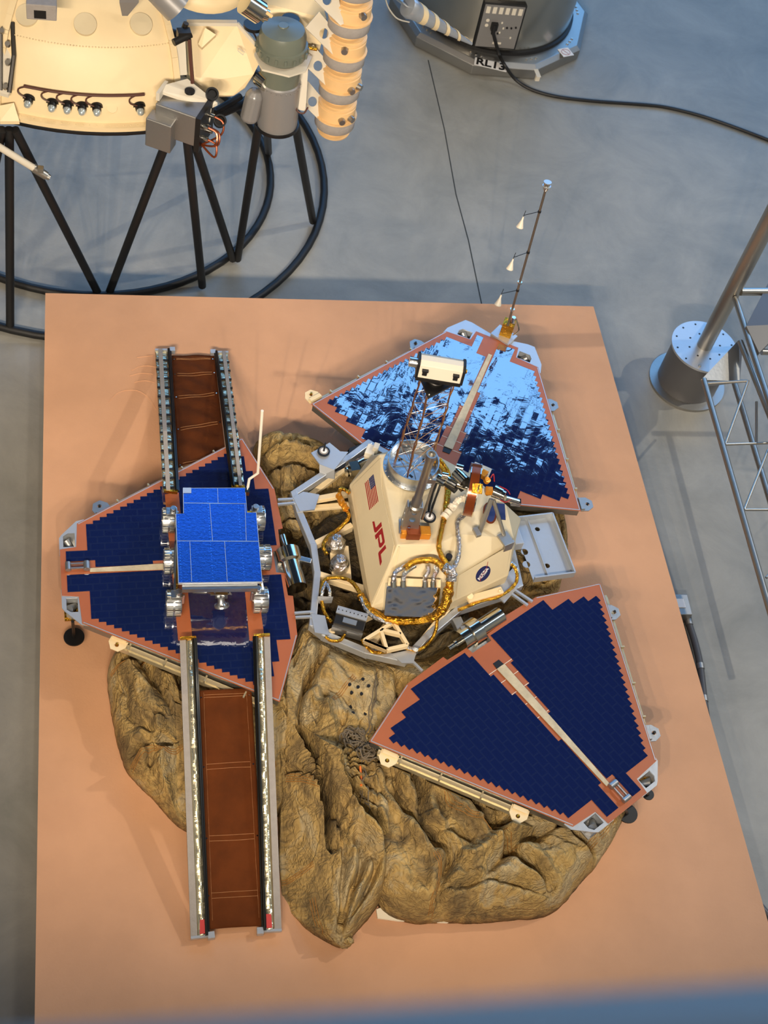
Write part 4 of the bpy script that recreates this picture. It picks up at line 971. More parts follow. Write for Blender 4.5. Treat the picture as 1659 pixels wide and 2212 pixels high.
bagE, zE = airbag([(1100, 1080), (1180, 1090), (1210, 1130), (1222, 1200), (1212, 1255), (1190, 1300), (1110, 1320), (1010, 1330), (950, 1290), (960, 1150), (1020, 1090)], (1090, 1210), .27,
    [([(1195, 1120), (1210, 1180), (1200, 1240)], -.05, .02), ([(1120, 1290), (1180, 1260)], -.05, .02)], [], [], 'tan airbag lobe showing around the holed tray at the right of the lander', 41, 110, 420)
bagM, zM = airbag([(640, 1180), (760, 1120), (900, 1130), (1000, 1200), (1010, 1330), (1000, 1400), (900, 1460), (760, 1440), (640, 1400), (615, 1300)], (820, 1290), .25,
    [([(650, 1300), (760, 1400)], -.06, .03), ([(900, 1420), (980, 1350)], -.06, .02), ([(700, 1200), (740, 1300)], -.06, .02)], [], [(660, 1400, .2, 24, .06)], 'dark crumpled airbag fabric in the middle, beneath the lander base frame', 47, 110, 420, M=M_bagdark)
# clean white cloth under the front edge
b = MB(); P = [(812, 1966), (830, 1960), (900, 1975), (990, 1988), (965, 1995), (860, 1991), (815, 1985)]; b.prism([at(x, y, .006) for x, y in P], (0, 0, .012)); tag(b.build('fabric_flap', M_bagw, org=at(880, 1985, 0)), 'pale cream strip of clean cloth peeking out from under the front of the airbags', 'cloth')
# cord tangle
def tangle(cx, cy, rad, n, seed):
    r_ = random.Random(seed); b = MB(); c = at(cx, cy, .25); zt_ = lambda x, y: (zC(x, y) if x < c.x + .06 else zR(x, y))
    for k in range(n):
        P = []; a = r_.uniform(0, 6); rr = r_.uniform(.35, 1)*rad; ox, oy = r_.uniform(-.3, .3)*rad, r_.uniform(-.3, .3)*rad
        for j in range(12):
            a += r_.uniform(.35, .9); q = rr*r_.uniform(.55, 1.1); x = c.x + ox + q*math.cos(a); y = c.y + oy + q*math.sin(a); P.append(Vector((x, y, max(zC(x, y), zR(x, y)) + .008 + r_.random()*.03)))
        b.tube(P, .0042, 5, sub=4)
    return b
b = tangle(762, 1600, .075, 9, 4); b2 = tangle(790, 1630, .05, 7, 5); b.add(b2.v, b2.f)
for (x0, y0, x1, y1) in ((800, 1480, 785, 1620), (806, 1490, 795, 1600), (790, 1640, 770, 1780), (775, 1650, 790, 1760), (770, 1700, 800, 1800), (812, 1470, 800, 1560)):
    P = []
    for t in np.linspace(0, 1, 9):
        q = at(x0 + (x1-x0)*t + random.uniform(-5, 5), y0 + (y1-y0)*t, .2); P.append(Vector((q.x, q.y, max(zC(q.x, q.y), zR(q.x, q.y)) + .008)))
    b.tube(P, .003, 5, sub=3)
cord = b.build('cord_tangle', M_cordm, org=at(770, 1610, .2)); tag(cord, 'tangle of grey cord lying on the airbags between front ramp and front right petal', 'cord')
b = MB(); P = [at(778, 1655, .3), at(781, 1680, .3), at(779, 1700, .3)]; P = [Vector((p.x, p.y, max(zC(p.x, p.y), zR(p.x, p.y)) + .016)) for p in P]; b.tube(P, .006, 6); b.build('orange_marker', M_orange, cord)
# patch of eyelets
b = MB()
for (x, y) in ((752, 1490), (780, 1480), (792, 1495), (757, 1505), (778, 1508), (758, 1528), (788, 1545), (759, 1551), (770, 1495)):
    q = at(x, y, .25); z_ = max(zC(q.x, q.y), zR(q.x, q.y)) + .003; b.cyl((q.x, q.y, z_ - .01), (q.x, q.y, z_ + .002), .0085, None, 12)
b.build('eyelet', M_black, bagC, split=True)
if 'kind' in bagC: pass

# ------------------------------------------------------------------ ramps
M_tube = mat('dark_side_tube', (40, 40, 38), .7, .3)
def ramp(name_lbl, L0, L1, R0, R1, z0, z1, web, seams, loc, mirror, rear=False, knee=.18):
    """L0/L1: pixel pairs (outer, inner) of the left rail at start and end; R the same for the right rail"""
    t = thing('deployment_ramp', loc, name_lbl, 'ramp', None)
    for (s, e) in ((L0, L1), (R0, R1)):
        zr = lambda u: z0 - .018*u/knee if u < knee else (z0 - .018) + (z1 - z0 + .018)*(u-knee)/(1-knee)
        def ed(w, u): return at(s[w][0] + (e[w][0]-s[w][0])*u, s[w][1] + (e[w][1]-s[w][1])*u, zr(u))
        o0, i0, o1, i1 = ed(0, 0), ed(1, 0), ed(0, 1), ed(1, 1)
        n = 60; 
        def ln(a, c, u): return ed(0, u) if a is o0 else ed(1, u) if a is i0 else a + (c-a)*u
        # felt backed outer band
        b = MB(); vs = []; fs = []
        w0, w1 = (0.0, .36) if not rear else (.20, .46); fz_ = 0 if not rear else .010
        for k in range(n+1):
            u = k/n; O, I = ln(o0, o1, u), ln(i0, i1, u); 
            vs += [O + (I-O)*w0 + Vector((0, 0, .004+fz_)), O + (I-O)*w1 + Vector((0, 0, .008+fz_)), O + (I-O)*w1 + Vector((0, 0, -.002+fz_)), O + (I-O)*w0 + Vector((0, 0, -.006+fz_))]
        for k in range(n): a = 4*k; fs += [(a, a+1, a+5, a+4), (a+1, a+2, a+6, a+5), (a+2, a+3, a+7, a+6), (a+3, a, a+4, a+7)]
        fs += [(0, 3, 2, 1), (4*n, 4*n+1, 4*n+2, 4*n+3)]
        b.add(vs, fs); b.build('felt_band', M_felt, t)
        # concave shiny strip, rippled
        b = MB(); vs = []; fs = []; m = 8; nn = 150
        q0, q1 = (.34, .82) if not rear else (.0, .78)
        for k in range(nn+1):
            u = k/nn; O, I = ln(o0, o1, u), ln(i0, i1, u)
            rp = .0022*math.sin(u*88 + 2*math.sin(u*13)) + .0015*math.sin(u*47)
            for j in range(m+1):
                s_ = j/m; zz = (-.004 + .010*math.sin(PI*s_) + .004*s_ + rp*math.sin(PI*s_)) if not rear else (-.006 + rp*math.sin(PI*s_))
                vs.append(O + (I-O)*(q0 + (q1-q0)*s_) + Vector((0, 0, zz)))
        for k in range(nn):
            for j in range(m): a = k*(m+1)+j; fs.append((a, a+1, a+m+2, a+m+1))
        b.add(vs, fs); o = b.build('curved_metal_strip', M_chromer, t, smooth=True); sd = o.modifiers.new('thick', 'SOLIDIFY'); sd.thickness = .0015
        b = MB()
        for fr, r_, dz in ((.86, .008, .012), (.97, .006, .004)): b.tube([ln(o0, o1, u) + (ln(i0, i1, u) - ln(o0, o1, u))*fr + Vector((0, 0, dz)) for u in np.linspace(0, 1, 12)], r_, 8)
        b.build('side_tube', M_tube, t, smooth=True)
        if rear:
            b = MB()
            for u in np.linspace(.03, .93, 15):
                O, I = ln(o0, o1, u), ln(i0, i1, u); b.beam(O + Vector((0, 0, .001)), O + (I-O)*.78 + Vector((0, 0, .001)), .011, .006)
            b.build('cross_slat', M_dark, t)
            b = MB(); b.box((o0 + i0)/2 + Vector((0, 0, .0)), .07, .012, .02); b.build('hinge_plate', M_gold, t)
        b = MB(); b.box(i1 + (i1-o1)*.10, .03, .03, .03, ((i1-o1)), (0, 1, 0)); b.box(o1 + (i1-o1)*.5, (i1-o1).length, .012, .02, (i1-o1), (0, 1, 0)); b.build('end_clip', M_wmetal, t)
        if not rear:
            b = MB(); b.box(o0 + (i0-o0)*.5 + Vector((0, 0, .012)), (i0-o0).length*.95, .012, .016, (i0-o0), (0, 1, 0)); b.build('hinge_plate', M_gold, t)
            b = MB()
            u0, u1 = .945, .992
            ps = [ln(o0, o1, u0) + (ln(i0, i1, u0)-ln(o0, o1, u0))*.52, ln(o0, o1, u0) + (ln(i0, i1, u0)-ln(o0, o1, u0))*.78, ln(o0, o1, u1) + (ln(i0, i1, u1)-ln(o0, o1, u1))*.82, ln(o0, o1, u1) + (ln(i0, i1, u1)-ln(o0, o1, u1))*.48]
            b.prism([p + Vector((0, 0, .008)) for p in ps], (0, 0, .005)); b.build('red_tape', M_redtape, t)
    # fabric web
    b = MB(); W = [at(*web[0], web[4]), at(*web[1], web[4]), at(*web[2], web[5]), at(*web[3], web[5])]  # l0 r0 r1 l1
    vs = []; fs = []; n, m = 90, 20
    for k in range(n+1):
        for j in range(m+1):
            u, s_ = k/n, j/m; p = (W[0]*(1-s_) + W[1]*s_)*(1-u) + (W[3]*(1-s_) + W[2]*s_)*u
            sag = .006*math.sin(PI*s_)*math.sin(u*7) + (.004*math.sin(u*40+s_*9)*math.sin(PI*s_) if rear else .0015*math.sin(u*50 + s_*5))
            vs.append(p + Vector((0, 0, sag)))
    for k in range(n):
        for j in range(m): a = k*(m+1)+j; fs.append((a, a+1, a+m+2, a+m+1))
    b.add(vs, fs); wb_ = b.build('fabric_web', M_fab, t, smooth=True); sd = wb_.modifiers.new('thick', 'SOLIDIFY'); sd.thickness = .003
    b = MB(); 
    def wp(u, s_): k = min(n, max(0, round(u*n))); j = min(m, max(0, round(s_*m))); return Vector(vs[k*(m+1)+j]) + Vector((0, 0, .0025))
    for u in seams:
        for du in (0, .018): b.tube([wp(u+du, s_) for s_ in np.linspace(.1, .9, 8)], .0016, 4)
        b2_ = None
    if not rear:
        for s_ in (.1, .9): b.tube([wp(u, s_) for u in np.linspace(.01, .97, 40)], .0013, 4)
    b.build('seam_stitching', M_thread, wb_)
    b = MB()
    for u in seams:
        for s_ in (.06, .94): p = wp(u + .01, s_); b.cyl(p - Vector((0, 0, .001)), p + Vector((0, 0, .003)), .004, None, 8)
    b.build('rivet', M_chrome, wb_)
    return t
rampF = ramp('front felt-edged ramp with brown fabric, sloping from the rover petal over the left airbag', ((388, 1382), (424, 1380)), ((412, 2027), (452, 2022)), ((583, 1374), (547, 1376)), ((608, 2010), (566, 2012)), .405, .035,
     [(428, 1492), (543, 1486), (573, 2000), (447, 2008), .33, .03], (.02, .325, .625, .86), at(500, 1700, .0), False)
rampB = ramp('rear ramp with slatted mirror rails and brown fabric, reaching from the rover onto bare platform', ((352, 1062), (386, 1062)), ((335, 757), (369, 757)), ((529, 1052), (500, 1052)), ((493, 762), (463, 762)), .405, .04,
     [(384, 1010), (488, 985), (463, 768), (371, 768), .30, .03], (.0, .30, .59, .80, .95), at(430, 850, .0), False, rear=True, knee=.42)

# ------------------------------------------------------------------ rover
rov = thing('rover', at(470, 1200, .36), 'six-wheeled rover with a bright blue solar deck parked on the left petal of the lander', 'rover')
ZD = .625
u_ = (at(567, 1258, ZD) - at(385, 1260, ZD)).normalized(); v_ = Vector((-u_.y, u_.x, 0)); cD = at(476, 1158, ZD); TIL = math.radians(3.2)
vt = Vector((v_.x*math.cos(TIL), v_.y*math.cos(TIL), -math.sin(TIL))); nD = u_.cross(vt).normalized()
DP = [(395, 1054), (530, 1053.5), (534, 1107), (554, 1107), (567, 1257.5), (385, 1260), (379, 1110), (396, 1109)]
P = [on(x, y, cD, nD) for x, y in DP]
b = MB(); b.prism([p - nD*.012 for p in P][::-1], nD*.012); deck = b.build('deck_panel', M_wmetal, rov)
# cells of the deck
M_deck = m_cells('deck_cell_glass', (14, 66, 164), 0.26, .30, .0085, .045, .010, line=(70, 140, 230), noise_scale=60, metal=.75, mort=.006)
b = MB(); Pc = [cD + (p - cD)*.985 for p in P]; uv = [((p-cD).dot(u_) + 2, (p-cD).dot(vt) + 2) for p in Pc]
b.v = [p + nD*.002 for p in Pc]; b.f = [tuple(range(8))[::-1]]
b.build('solar_cells', M_deck, rov, uvs=uv).modifiers.new('t', 'SOLIDIFY').thickness = .0015
ocd = rov
b = MB()
def dl(x0, y0, x1, y1, w=.0018): b.beam(on(x0, y0, cD, nD) + nD*.0032, on(x1, y1, cD, nD) + nD*.0032, w, .0012, nD)
for q in ((398, 1087, 532, 1089), (383, 1169, 559, 1170), (470, 1056, 471, 1087), (453, 1089, 459, 1169), (529, 1090, 532, 1170), (410, 1171, 414, 1257), (485, 1171, 491, 1257)): dl(*q)
b.build('panel_joint', M_wmetal, rov)
b = MB(); b.prism([on(x, y, cD, nD) + nD*.003 for x, y in ((395, 1055), (413, 1055), (413, 1066), (395, 1066))], nD*.003); b.build('sensor_plate', M_wmetal, rov)
# warm box under the deck
b = MB(); P2 = [(405, 1100), (545, 1100), (553, 1250), (398, 1252)]; b.prism([on(x, y, cD, nD) - nD*.014 for x, y in P2], (0, 0, -.10)); b.build('body', M_gold, rov)
b = MB(); b.box(on(476, 1262, cD, nD) - nD*.03, .36, .03, .03, u_, v_); b.build('front_beam', M_alu, rov)
# wheels
zw = .355 + .062
wheels = []
for (x, y, side) in ((364, 1124, -1), (368, 1212, -1), (375, 1303, -1), (557, 1120, 1), (570, 1204, 1), (562, 1296, 1)):
    c = at(x, y, zw); w = .075 if y > 1250 else .068; r_ = .062
    b = MB(); b.lathe([(0, -w/2+.012), (.030, -w/2+.012), (.050, -w/2), (r_*.96, -w/2), (r_, -w/2+.006), (r_, w/2-.006), (r_*.96, w/2), (.050, w/2), (.030, w/2-.012), (0, w/2-.012)], c, axis=u_, n=28)
    wh = b.build('wheel', M_alu, rov, smooth=True)
    b = MB(); U_, V_, N_ = frame(u_)
    for k in range(24):
        a = 2*PI*k/24; d_ = U_*math.cos(a) + V_*math.sin(a)
        for e in (-1, 1): b.box(c + d_*(r_+.002) + u_*(e*w*.25), w*.38, .0035, .006, u_, d_.cross(u_))
    b.build('cleat', M_chrome, wh)
    b = MB(); b.cyl(c - u_*(w*.5), c + u_*(w*.5), .014, None, 12); b.build('hub', M_steel, wh)
    # steering bracket
    b = MB(); inn = 1 if side < 0 else -1
    if y != 1212 and y != 1204: b.box(c + Vector((0, 0, .075)) + u_*(inn*.012), .055, .045, .02, u_, v_); b.cyl(c + Vector((0, 0, .07)) + u_*(inn*.02), c + Vector((0, 0, .11)) + u_*(inn*.02), .016, None, 12)
    b.beam(c + u_*(inn*w*.55) + Vector((0, 0, -.0)), c + u_*(inn*w*.55) + Vector((0, 0, .075)), .012, .02, u_)
    b.build('steering_bracket', M_alu, rov, bevel=.002)
for side, xs in ((-1, (382, 384, 386)), (1, (548, 556, 558))):
    b = MB(); z = .50
    b.tube([at(xs[0], 1125, z), at(xs[0]+ (0 if side < 0 else 2), 1170, z + .03), at(xs[1], 1212, z - .01)], .010, 8)
    b.tube([at(xs[0], 1170, z + .03), at(xs[1] - (4 if side < 0 else -4), 1240, z + .03), at(xs[2] - (6 if side < 0 else -8), 1275, z)], .012, 8)
    b.build('rocker_arm', M_chrome, rov, smooth=True)
# front instrument
b = MB(); b.cyl(at(416, 1278, .48), at(446, 1279, .48), .012, None, 14); b.cyl(at(446, 1279, .48), at(462, 1281, .48), .007, None, 8); b.build('forward_probe', M_chrome, rov, smooth=True)
b = MB()
for q in ((450, 1268, 470, 1285), (465, 1266, 478, 1292), (490, 1264, 480, 1290), (500, 1272, 470, 1278), (455, 1285, 500, 1283), (488, 1266, 500, 1285)): b.tube([at(q[0], q[1], .50), at(q[2], q[3], .47)], .004, 6)
b.box(at(478, 1280, .47), .06, .05, .035, u_, v_); b.build('instrument_linkage', M_alu, rov)
p = at(477, 1290, .47); q = at(479, 1310, .43); b = MB(); ax = (q-p).normalized(); L_ = (q-p).length
b.lathe([(0, 0), (.018, 0), (.018, L_*.5), (.027, L_*.75), (.036, L_*.8), (.038, L_), (.032, L_+.002), (.030, L_-.006), (.024, L_-.004), (.022, L_+.003), (0, L_+.003)], p, axis=ax, n=28); b.build('spectrometer_head', M_alu, rov, smooth=True)
# antenna
b = MB(); a0 = on(534, 1060, cD, nD) + Vector((0, 0, .0)); b.tube([a0, on(538, 1038, cD, nD) + Vector((0, 0, .012)), at(557, 1022, ZD + .03), at(566.5, 887, 1.10)], .0075, 8); b.build('whip_antenna', M_ivory, rov)
b = MB(); b.box(a0 - Vector((0, 0, .008)), .022, .03, .03); b.build('antenna_base', M_chrome, rov)
# ------------------------------------------------------------------ black tubular stand
OC = Vector((-2.03, 3.58, 0)); RZ = 1.04
def cp(r, deg, z): a = math.radians(deg); return Vector((OC.x + r*math.cos(a), OC.y + r*math.sin(a), z))
stand = thing('tubular_stand', (OC.x, OC.y, ZF), 'black tubular stand with two floor rings and slanting legs under the cream spacecraft', 'stand')
for r_, z in ((1.646, ZF + .03), (1.262, ZF + .03)):
    b = MB(); b.tube([cp(r_, a, z) for a in np.arange(0, 360, 5)], .027, 10, closed=True); b.build('floor_ring', M_rubber, stand, smooth=True)
b = MB(); b.tube([cp(1.40, a, RZ) for a in np.arange(0, 360, 5)], .03, 10, closed=True); b.build('support_ring', M_rubber, stand, smooth=True)
def leg(x0, y0, x1, y1, z0=RZ, z1=ZF + .03):
    b = MB(); b.tube([at(x0, y0, z0), at(x1, y1, z1)], .026, 10); b.build('leg', M_rubber, stand, smooth=True)
for q in ((20, 278, 22, 708), (32, 280, 212, 634), (365, 292, 236, 632), (404, 300, 437, 618), (416, 296, 503, 560), (560, 262, 513, 560), (632, 236, 676, 478), (574, 250, 580, 330), (5, 280, -60, 600)): leg(*q)

# ------------------------------------------------------------------ cream spacecraft on the stand
craft = thing('orbiter_spacecraft', (OC.x, OC.y, RZ), 'large cream-painted round spacecraft with row of small lamps, held up on a black tubular stand', 'spacecraft')
A0, A1 = math.radians(-150), math.radians(-62)
prof_ = [(0.3, RZ + .03), (1.40, RZ + .03), (1.455, RZ + .035), (1.455, RZ + .06), (1.415, RZ + .065), (1.405, RZ + .13), (1.375, RZ + .21), (1.365, RZ + .235), (1.335, RZ + .30), (1.30, RZ + .38), (1.262, RZ + .44), (1.25, RZ + .455), (1.19, RZ + .51), (1.10, RZ + .58), (1.0, RZ + .64), (.7, RZ + .70), (.3, RZ + .72)]
b = MB()
n_ = 80; vs = []
for r_, z in prof_:
    for k in range(n_+1): a = A0 + (A1-A0)*k/n_; vs.append((OC.x + r_*math.cos(a), OC.y + r_*math.sin(a), z))
fs = []; m_ = n_+1
for j in range(len(prof_)-1):
    for k in range(n_): fs.append((j*m_+k, j*m_+k+1, (j+1)*m_+k+1, (j+1)*m_+k))
fs.append(tuple(j*m_+n_ for j in range(len(prof_)))); fs.append(tuple(j*m_ for j in range(len(prof_)))[::-1])
b.add(vs, fs); b.build('hull', M_cream, craft, smooth=True)
# raised end rib and seams with rivets
b = MB()
for a_ in (-62.5, -103.2):
    pp = [cp(r_ + .008, a_, z + .006) for r_, z in prof_[3:]]
    for p, q in zip(pp, pp[1:]): b.beam(p, q, .035, .014)
b.build('hull_rib', M_cream, craft)
b = MB()
for a_ in np.arange(-101, -63, .75): b.sphere(cp(1.262, a_, RZ + .447), .0045, 6)
for a_ in np.arange(-101, -63, 1.5): b.sphere(cp(1.435, a_, RZ + .063), .004, 6)
b.build('rivet_row', M_cream, craft)
def hull_n(a_): a = math.radians(a_); return Vector((math.cos(a)*.55, math.sin(a)*.55, .83)).normalized()
for a_ in (-99, -84, -69.5):
    p = cp(1.175, a_, RZ + .525); n__ = hull_n(a_); b = MB(); b.cyl(p - n__*.012, p + n__*.008, .062, .060, 32); b.build('round_cover', M_box, craft, smooth=True)
# six small lamps with their cable
LA = []
for (x, y) in ((60, 226), (111, 238), (145, 240), (177, 241), (209, 243), (301, 236)):
    p = at(x, y - 4, RZ + .15); d_ = (p - Vector((OC.x, OC.y, p.z))).normalized(); p = Vector((OC.x, OC.y, 0)) + d_*1.395 + Vector((0, 0, RZ + .155)); ax = (d_*.85 + Vector((0, 0, -.30))).normalized(); LA.append(p)
    b = MB(); b.cyl(p - ax*.01, p + ax*.022, .026, .024, 18); b.cyl(p - ax*.01, p + ax*.002, .034, None, 18); lm = b.build('lamp', M_black, craft, smooth=True)
    b = MB(); b.lathe([(.020, .018), (.021, .034), (.016, .048), (.007, .054), (0, .055)], p, axis=ax, n=18); b.build('lamp_lens', M_glass, lm, smooth=True)
b = MB(); p = cp(1.40, -78, RZ + .155); n__ = hull_n(-78); b.cyl(p, p + n__*.004, .028, None, 20); b.build('round_cover', M_cream, craft)
b = MB(); top_c = [at(x, y, RZ + .245) for x, y in ((38, 218), (42, 200), (58, 192), (110, 200), (170, 204), (230, 206), (290, 206), (318, 214))]
top_c = [cp(1.385, math.degrees(math.atan2(p.y-OC.y, p.x-OC.x)), RZ + .228) for p in top_c]
b.tube(top_c, .0085, 8, sub=4)
for p in LA:
    d_ = (p - Vector((OC.x, OC.y, p.z))).normalized(); t_ = Vector((-d_.y, d_.x, 0))
    b.tube([p + Vector((0, 0, .01)) + d_*.01, p + t_*(-.05) + Vector((0, 0, .03)) + d_*.008, p - t_*.055 + Vector((0, 0, .055)), p - t_*.02 + Vector((0, 0, .073)) - d_*.006], .0045, 6, sub=4)
b.build('cable', M_brownwire, craft, smooth=True)
# left frame plate
b = MB(); P = [at(0, 60, 1.50), at(25, 45, 1.52), at(28, 180, 1.28), at(18, 205, 1.24), at(0, 200, 1.24)]; b.prism(P, (0, 0, -.02)); b.build('frame_plate', M_white, craft)
b = MB(); b.tube([at(27, 48, 1.53), at(30, 120, 1.41), at(20, 200, 1.26)], .012, 6); b.tube([at(2, 62, 1.52), at(2, 195, 1.26)], .008, 6); b.build('frame_edge', M_dark, craft, split=True)
b = MB()
for (x, y, z) in ((17, 98, 1.45), (17, 138, 1.37), (12, 190, 1.28), (4, 70, 1.50)): p = at(x, y, z); b.cyl(p, p + Vector((0, -.01, .02)), .014, None, 12)
b.build('frame_bolt', M_steel, craft)
b = MB(); P = [at(0, 228, 1.16), at(30, 222, 1.18), at(42, 262, 1.10), at(0, 262, 1.10)]; b.prism(P, (0, 0, -.02)); b.build('gusset_plate', M_cream, craft)
# upper-left small grey box
X_ = Vector((1, .12, 0)).normalized(); Y_ = Vector((-X_.y, X_.x, 0))
q = at(90, 12, 1.78); b = MB(); b.box(q, .15, .12, .09, X_, Y_); s1 = b.build('sensor_box', M_felt, craft, bevel=.004)
b = MB(); b.box(q + Vector((0, -.06, -.01)), .06, .01, .045, X_, Y_); b.build('sensor_window', M_black, s1)
# upper grey cylinder with dark end
b = MB(); b.cyl(at(325, -40, 1.86), at(385, 18, 1.74), .075, .085, 28); b.build('grey_cylinder', M_grey, craft, smooth=True)
b = MB(); b.prism([at(258, -5, 1.78), at(300, -5, 1.78), at(276, 24, 1.68), at(264, 24, 1.68)], (0, 0, -.03)); b.build('grey_bracket', M_grey, craft)
b = MB(); b.box(at(397, 74, 1.62), .07, .05, .05, (1, .3, 0), (-.3, 1, 0)); b.cyl(at(375, 92, 1.60), at(412, 74, 1.62), .02, None, 14); b.cyl(at(398, 60, 1.63), at(402, 50, 1.66), .016, None, 12); b.build('pivot_joint', M_dark, craft, smooth=True)
b = MB(); b.tube([at(409, 85, 1.60), at(412, 130, 1.50), at(416, 180, 1.38)], .011, 8); b.build('brown_harness', M_brownwire, craft, smooth=True)
# beige cone behind
b = MB(); b.lathe([(0, .2), (.05, .2), (.26, 0), (.27, -.02), (.27, -.06), (.0, -.06)], at(440, -70, 1.72), axis=(.1, -.2, 1), n=36); b.build('conical_shroud', M_cream, craft, smooth=True)
# side panel with hexagonal outline
P = [at(404, 49, 1.56), at(512, 50, 1.56), at(571, 118, 1.42), at(548, 160, 1.34), at(530, 190, 1.26), at(505, 207, 1.22), at(452, 208, 1.22), at(425, 180, 1.28), at(410, 170, 1.30)]
b = MB(); b.prism(P, (-.02, .05, -.05)); b.build('side_panel', M_cream, craft, bevel=.006)
b = MB(); b.beam(at(404, 49, 1.58), at(512, 50, 1.58), .03, .02); b.beam(at(512, 50, 1.58), at(572, 118, 1.44), .012, .02); b.beam(at(388, 85, 1.50), at(392, 162, 1.33), .06, .012); b.build('panel_edge', M_white, craft, split=True)
b = MB(); b.prism([at(443, 65, 1.55), at(466, 80, 1.53), at(436, 108, 1.46), at(428, 100, 1.47)], (.0, -.02, .03)); b.build('wedge_block', M_cream, craft)
b = MB(); b.tube([at(515, 104, 1.49), at(527, 113, 1.47), at(525, 119, 1.46), at(514, 110, 1.48)], .003, 6, closed=True); b.build('loop', M_white, craft)
b = MB(); b.tube([at(430, 230, 1.12), at(465, 240, 1.08), at(520, 208, 1.10)], .02, 8); b.build('dark_edge', M_rubber, craft)
# camera bracket and instrument box
b = MB(); P = [at(345, 196, 1.34), at(360, 182, 1.36), at(405, 170, 1.36), at(470, 222, 1.30), at(450, 232, 1.28)]; b.plate((0, 0, 0), (1, 0, 0), (0, 1, 0), (0, 0, 1), [(0, 0), (.001, 0), (0, .001)], [], .0001); b = MB(); b.prism(P, (0, 0, -.018)); b.build('camera_bracket', M_white, craft)
b = MB(); p = at(410, 196, 1.352); b.cyl(p - Vector((0, 0, .01)), p + Vector((0, 0, .002)), .028, None, 24); b.build('bracket_opening', M_black, craft)
ux = (at(445, 235, 1.28) - at(345, 200, 1.28)).normalized(); uy = Vector((-ux.y, ux.x, 0))
# main box: seen corner on
q = at(392, 252, 1.20); b = MB(); b.box(q, .245, .17, .20, ux, uy); ibx = b.build('instrument_box', M_alud, craft, bevel=.006)
q2 = at(348, 284, 1.14); b = MB(); b.box(q2, .15, .09, .19, ux, uy); b.build('front_cover', M_alud, ibx, bevel=.006)
b = MB(); b.box(q + ux*.135 + uy*(-.0), .03, .21, .23, ux, uy); b.build('end_plate', M_black, ibx)
b = MB()
for (dy, dz) in ((-.07, .05), (-.03, .02), (.02, .06), (.0, -.03), (-.06, -.04)): b.cyl(q + ux*.145 + uy*dy + Vector((0, 0, dz)), q + ux*.185 + uy*dy + Vector((0, 0, dz)), .013, None, 12)
b.build('connector', M_chrome, ibx, smooth=True, split=True)
b = MB()
for (dy, dz) in ((-.07, .05), (-.03, .02), (.02, .06), (-.06, -.04)):
    a = q + ux*.185 + uy*dy + Vector((0, 0, dz)); b.tube([a, a + ux*.05 + Vector((0, 0, -.02)), a + ux*.055 + uy*(-.03) + Vector((0, 0, -.08)), q + ux*.15 + uy*(-.06) + Vector((0, 0, -.09))], .006, 6, sub=5)
b.build('red_brown_cable', M_copper, ibx, smooth=True, split=True)
for (x, y, z) in ((457, 206, 1.36), (474, 264, 1.22)):
    p = at(x, y, z); b = MB(); b.lathe([(0, 0), (.034, 0), (.036, .03), (.036, .035), (.026, .035), (.022, .02), (0, .02)], p, axis=(.1, -.55, .8), n=24); b.build('lens_ring', M_black, craft, smooth=True)
b = MB(); b.beam(at(453, 232, 1.28), at(450, 262, 1.20), .02, .02); b.box(at(350, 196, 1.33), .02, .12, .05, ux, uy); b.build('bracket_leg', M_white, craft, split=True)
# green-grey canister
cb = at(598, 268, 1.02); ax = (at(604, 95, 1.55) - cb)
ax = Vector((-.05, .03, 1)).normalized()
b = MB(); b.lathe([(0, 0), (.118, 0), (.118, .30), (.110, .31)], cb, axis=ax, n=40); b.build('lower_canister', M_grey, craft, smooth=True)
b = MB(); b.lathe([(.120, -.006), (.128, -.006), (.128, .012), (.120, .012), (.120, -.006)], cb, axis=ax, n=40); b.build('canister_base_ring', M_black, craft)
b = MB(); b.lathe([(.110, .30), (.114, .33), (.114, .42), (.105, .43), (.105, .47), (.135, .475), (.142, .49), (.142, .54), (.130, .545), (.130, .60), (.118, .63), (.03, .65), (.028, .655), (0, .655)], cb, axis=ax, n=44); can = b.build('upper_canister', M_green, craft, smooth=True)
b = MB()
for k in range(18): a = 2*PI*k/18; c_ = cb + ax*.515 + Vector((.143*math.cos(a), .143*math.sin(a), 0)); b.box(c_, .014, .014, .03, (math.cos(a), math.sin(a), 0), (-math.sin(a), math.cos(a), 0))
b.build('clamp_lug', M_green, can)
b = MB()
for k in range(26): a = 2*PI*k/26; b.sphere(cb + ax*.29 + Vector((.118*math.cos(a), .118*math.sin(a), 0)), .004, 6)
b.build('rivet_row', M_alud, can)
b = MB(); P = [(-.15, -.02), (-.10, -.14), (.05, -.165), (.14, -.10), (.17, .03), (.12, .12), (-.12, .12)]; b.plate(cb + ax*.46, (1, 0, 0), (0, 1, 0), (0, 0, 1), P, [circ(0, 0, .112, 28)], .012); b.build('canister_collar', M_white, craft)
b = MB(); p = at(622, 128, 1.48); b.cyl(p, p + Vector((.01, -.05, -.01)), .012, None, 12); p = at(666, 103, 1.50); b.cyl(p, p + Vector((.05, -.005, 0)), .010, None, 12); b.build('brass_fitting', M_gold, craft, smooth=True, split=True)
